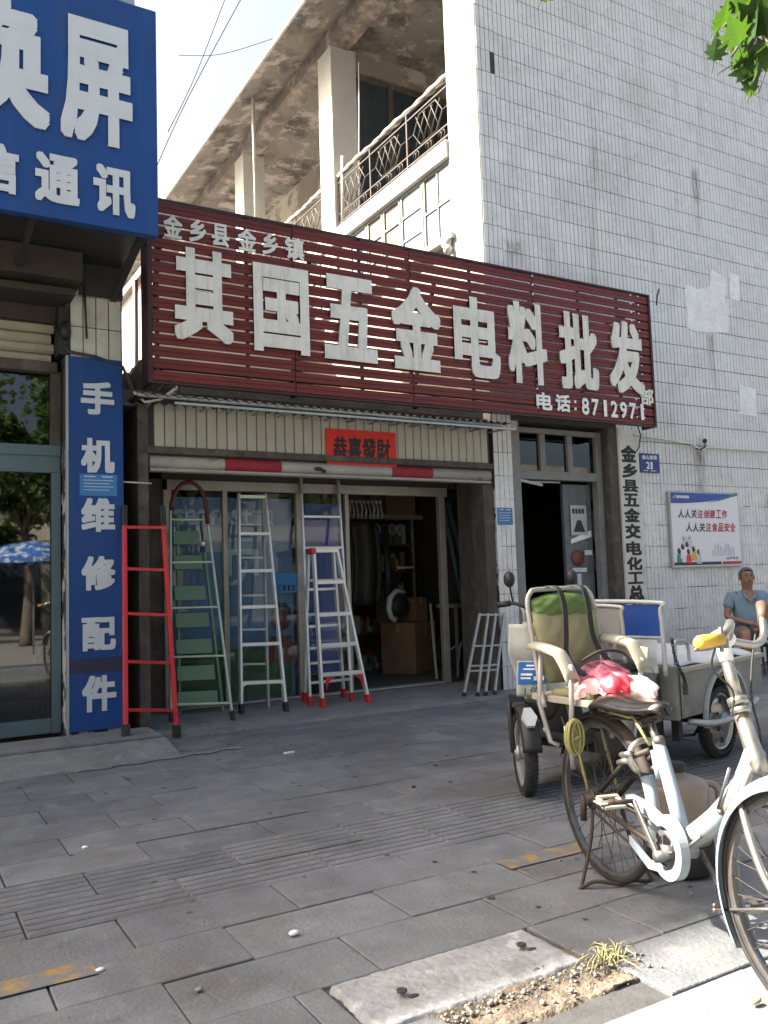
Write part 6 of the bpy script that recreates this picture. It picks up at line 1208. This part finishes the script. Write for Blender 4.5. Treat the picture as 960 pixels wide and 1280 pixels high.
# annexe behind the red sign, seen between the signs
an = thing('rear_annexe', 'sunlit cream annexe glimpsed in the gap between the blue and the red sign', 'building', (3.4, 12.6, 0))
mb = MB(); mb.box(3.4, 5.7, 12.4, 24, -.05, 6.0); mb.build('wall', 'farwall', an)
mb = MB(); mb.box(3.3, 5.74, 12.3, 24, 6.0, 6.12); mb.build('roof', 'roof', an)
for y in (13.3, 15.2, 17.4): mb = MB(); mb.box(3.37, 3.41, y, y+1.0, 3.9, 5.2); mb.build('window', 'curtain', an)
mb = MB(); mb.box(3.34, 3.4, 12.4, 24, 3.55, 3.65); mb.tube([(3.3, 13.0, 3), (3.3, 13.0, 6)], .04, 6); mb.build('trim', 'redframe', an)
ts = thing('draped_sheet', 'pale sheet draped over the low roof beside the left end of the red sign', 'sheet', (2.1, 7.9, 3.0))
mb = MB(); mb.grid(lambda u, v: (1.82+.5*u, 7.7+.5*v+.05*math.sin(u*11), 3.02+.28*math.sin(PI*u*.8+.4)*(1-v*.6)+.05*math.sin(u*23+v*9)), 16, 10); mb.build('sheet', 'bagwhite', ts)
# overhead wires
for nm, a, b, c, lb in (('w', (5.5, 20, 11.2), (6.4, 20, 13.4), (8.1, 20, 17.0), 'thicker dark overhead wire crossing the sky'), ('w', (6.2, 21, 13.0), (6.9, 21, 14.6), (7.9, 21, 17.4), 'thinner dark overhead wire left of the thicker one'), ('w', (6.2, 20, 14.5), (7.4, 20, 14.9), (9.2, 20, 16.0), 'faint wire running level toward the roof edge')):
    mb = MB(); mb.tube(bez([a, b, c], 8), .014 if 'thicker' in lb else .009, 5); o = mb.build('overhead_wire', 'wire'); tag(o, lb, 'wire', 'overhead wires')
def split_loose(o):
    me = o.data; n = len(me.vertices); par = list(range(n))
    def fd(a):
        while par[a] != a: par[a] = par[par[a]]; a = par[a]
        return a
    for p in me.polygons:
        v = list(p.vertices)
        for b in v[1:]: par[fd(b)] = fd(v[0])
    gr = {}
    for p in me.polygons: gr.setdefault(fd(p.vertices[0]), []).append(p)
    if len(gr) < 2: return
    first = True
    for ps in gr.values():
        mp = {}; fs = []
        for p in ps: fs.append([mp.setdefault(i, len(mp)) for i in p.vertices])
        nm = bpy.data.meshes.new(me.name); nm.from_pydata([tuple(me.vertices[i].co) for i in mp], [], fs)
        for m_ in me.materials: nm.materials.append(m_)
        for q, p in zip(nm.polygons, ps): q.material_index = p.material_index; q.use_smooth = p.use_smooth
        if first: keep = nm; first = False
        else:
            c = o.copy(); c.data = nm; COL.objects.link(c)
    o.data = keep
for o in list(bpy.data.objects):
    if o.type == 'MESH' and o.name.split('.')[0] in SPLIT: split_loose(o)
for o in list(bpy.data.objects):
    if 'o0' in o: del o['o0']
bpy.data.objects.update() if hasattr(bpy.data.objects, 'update') else None
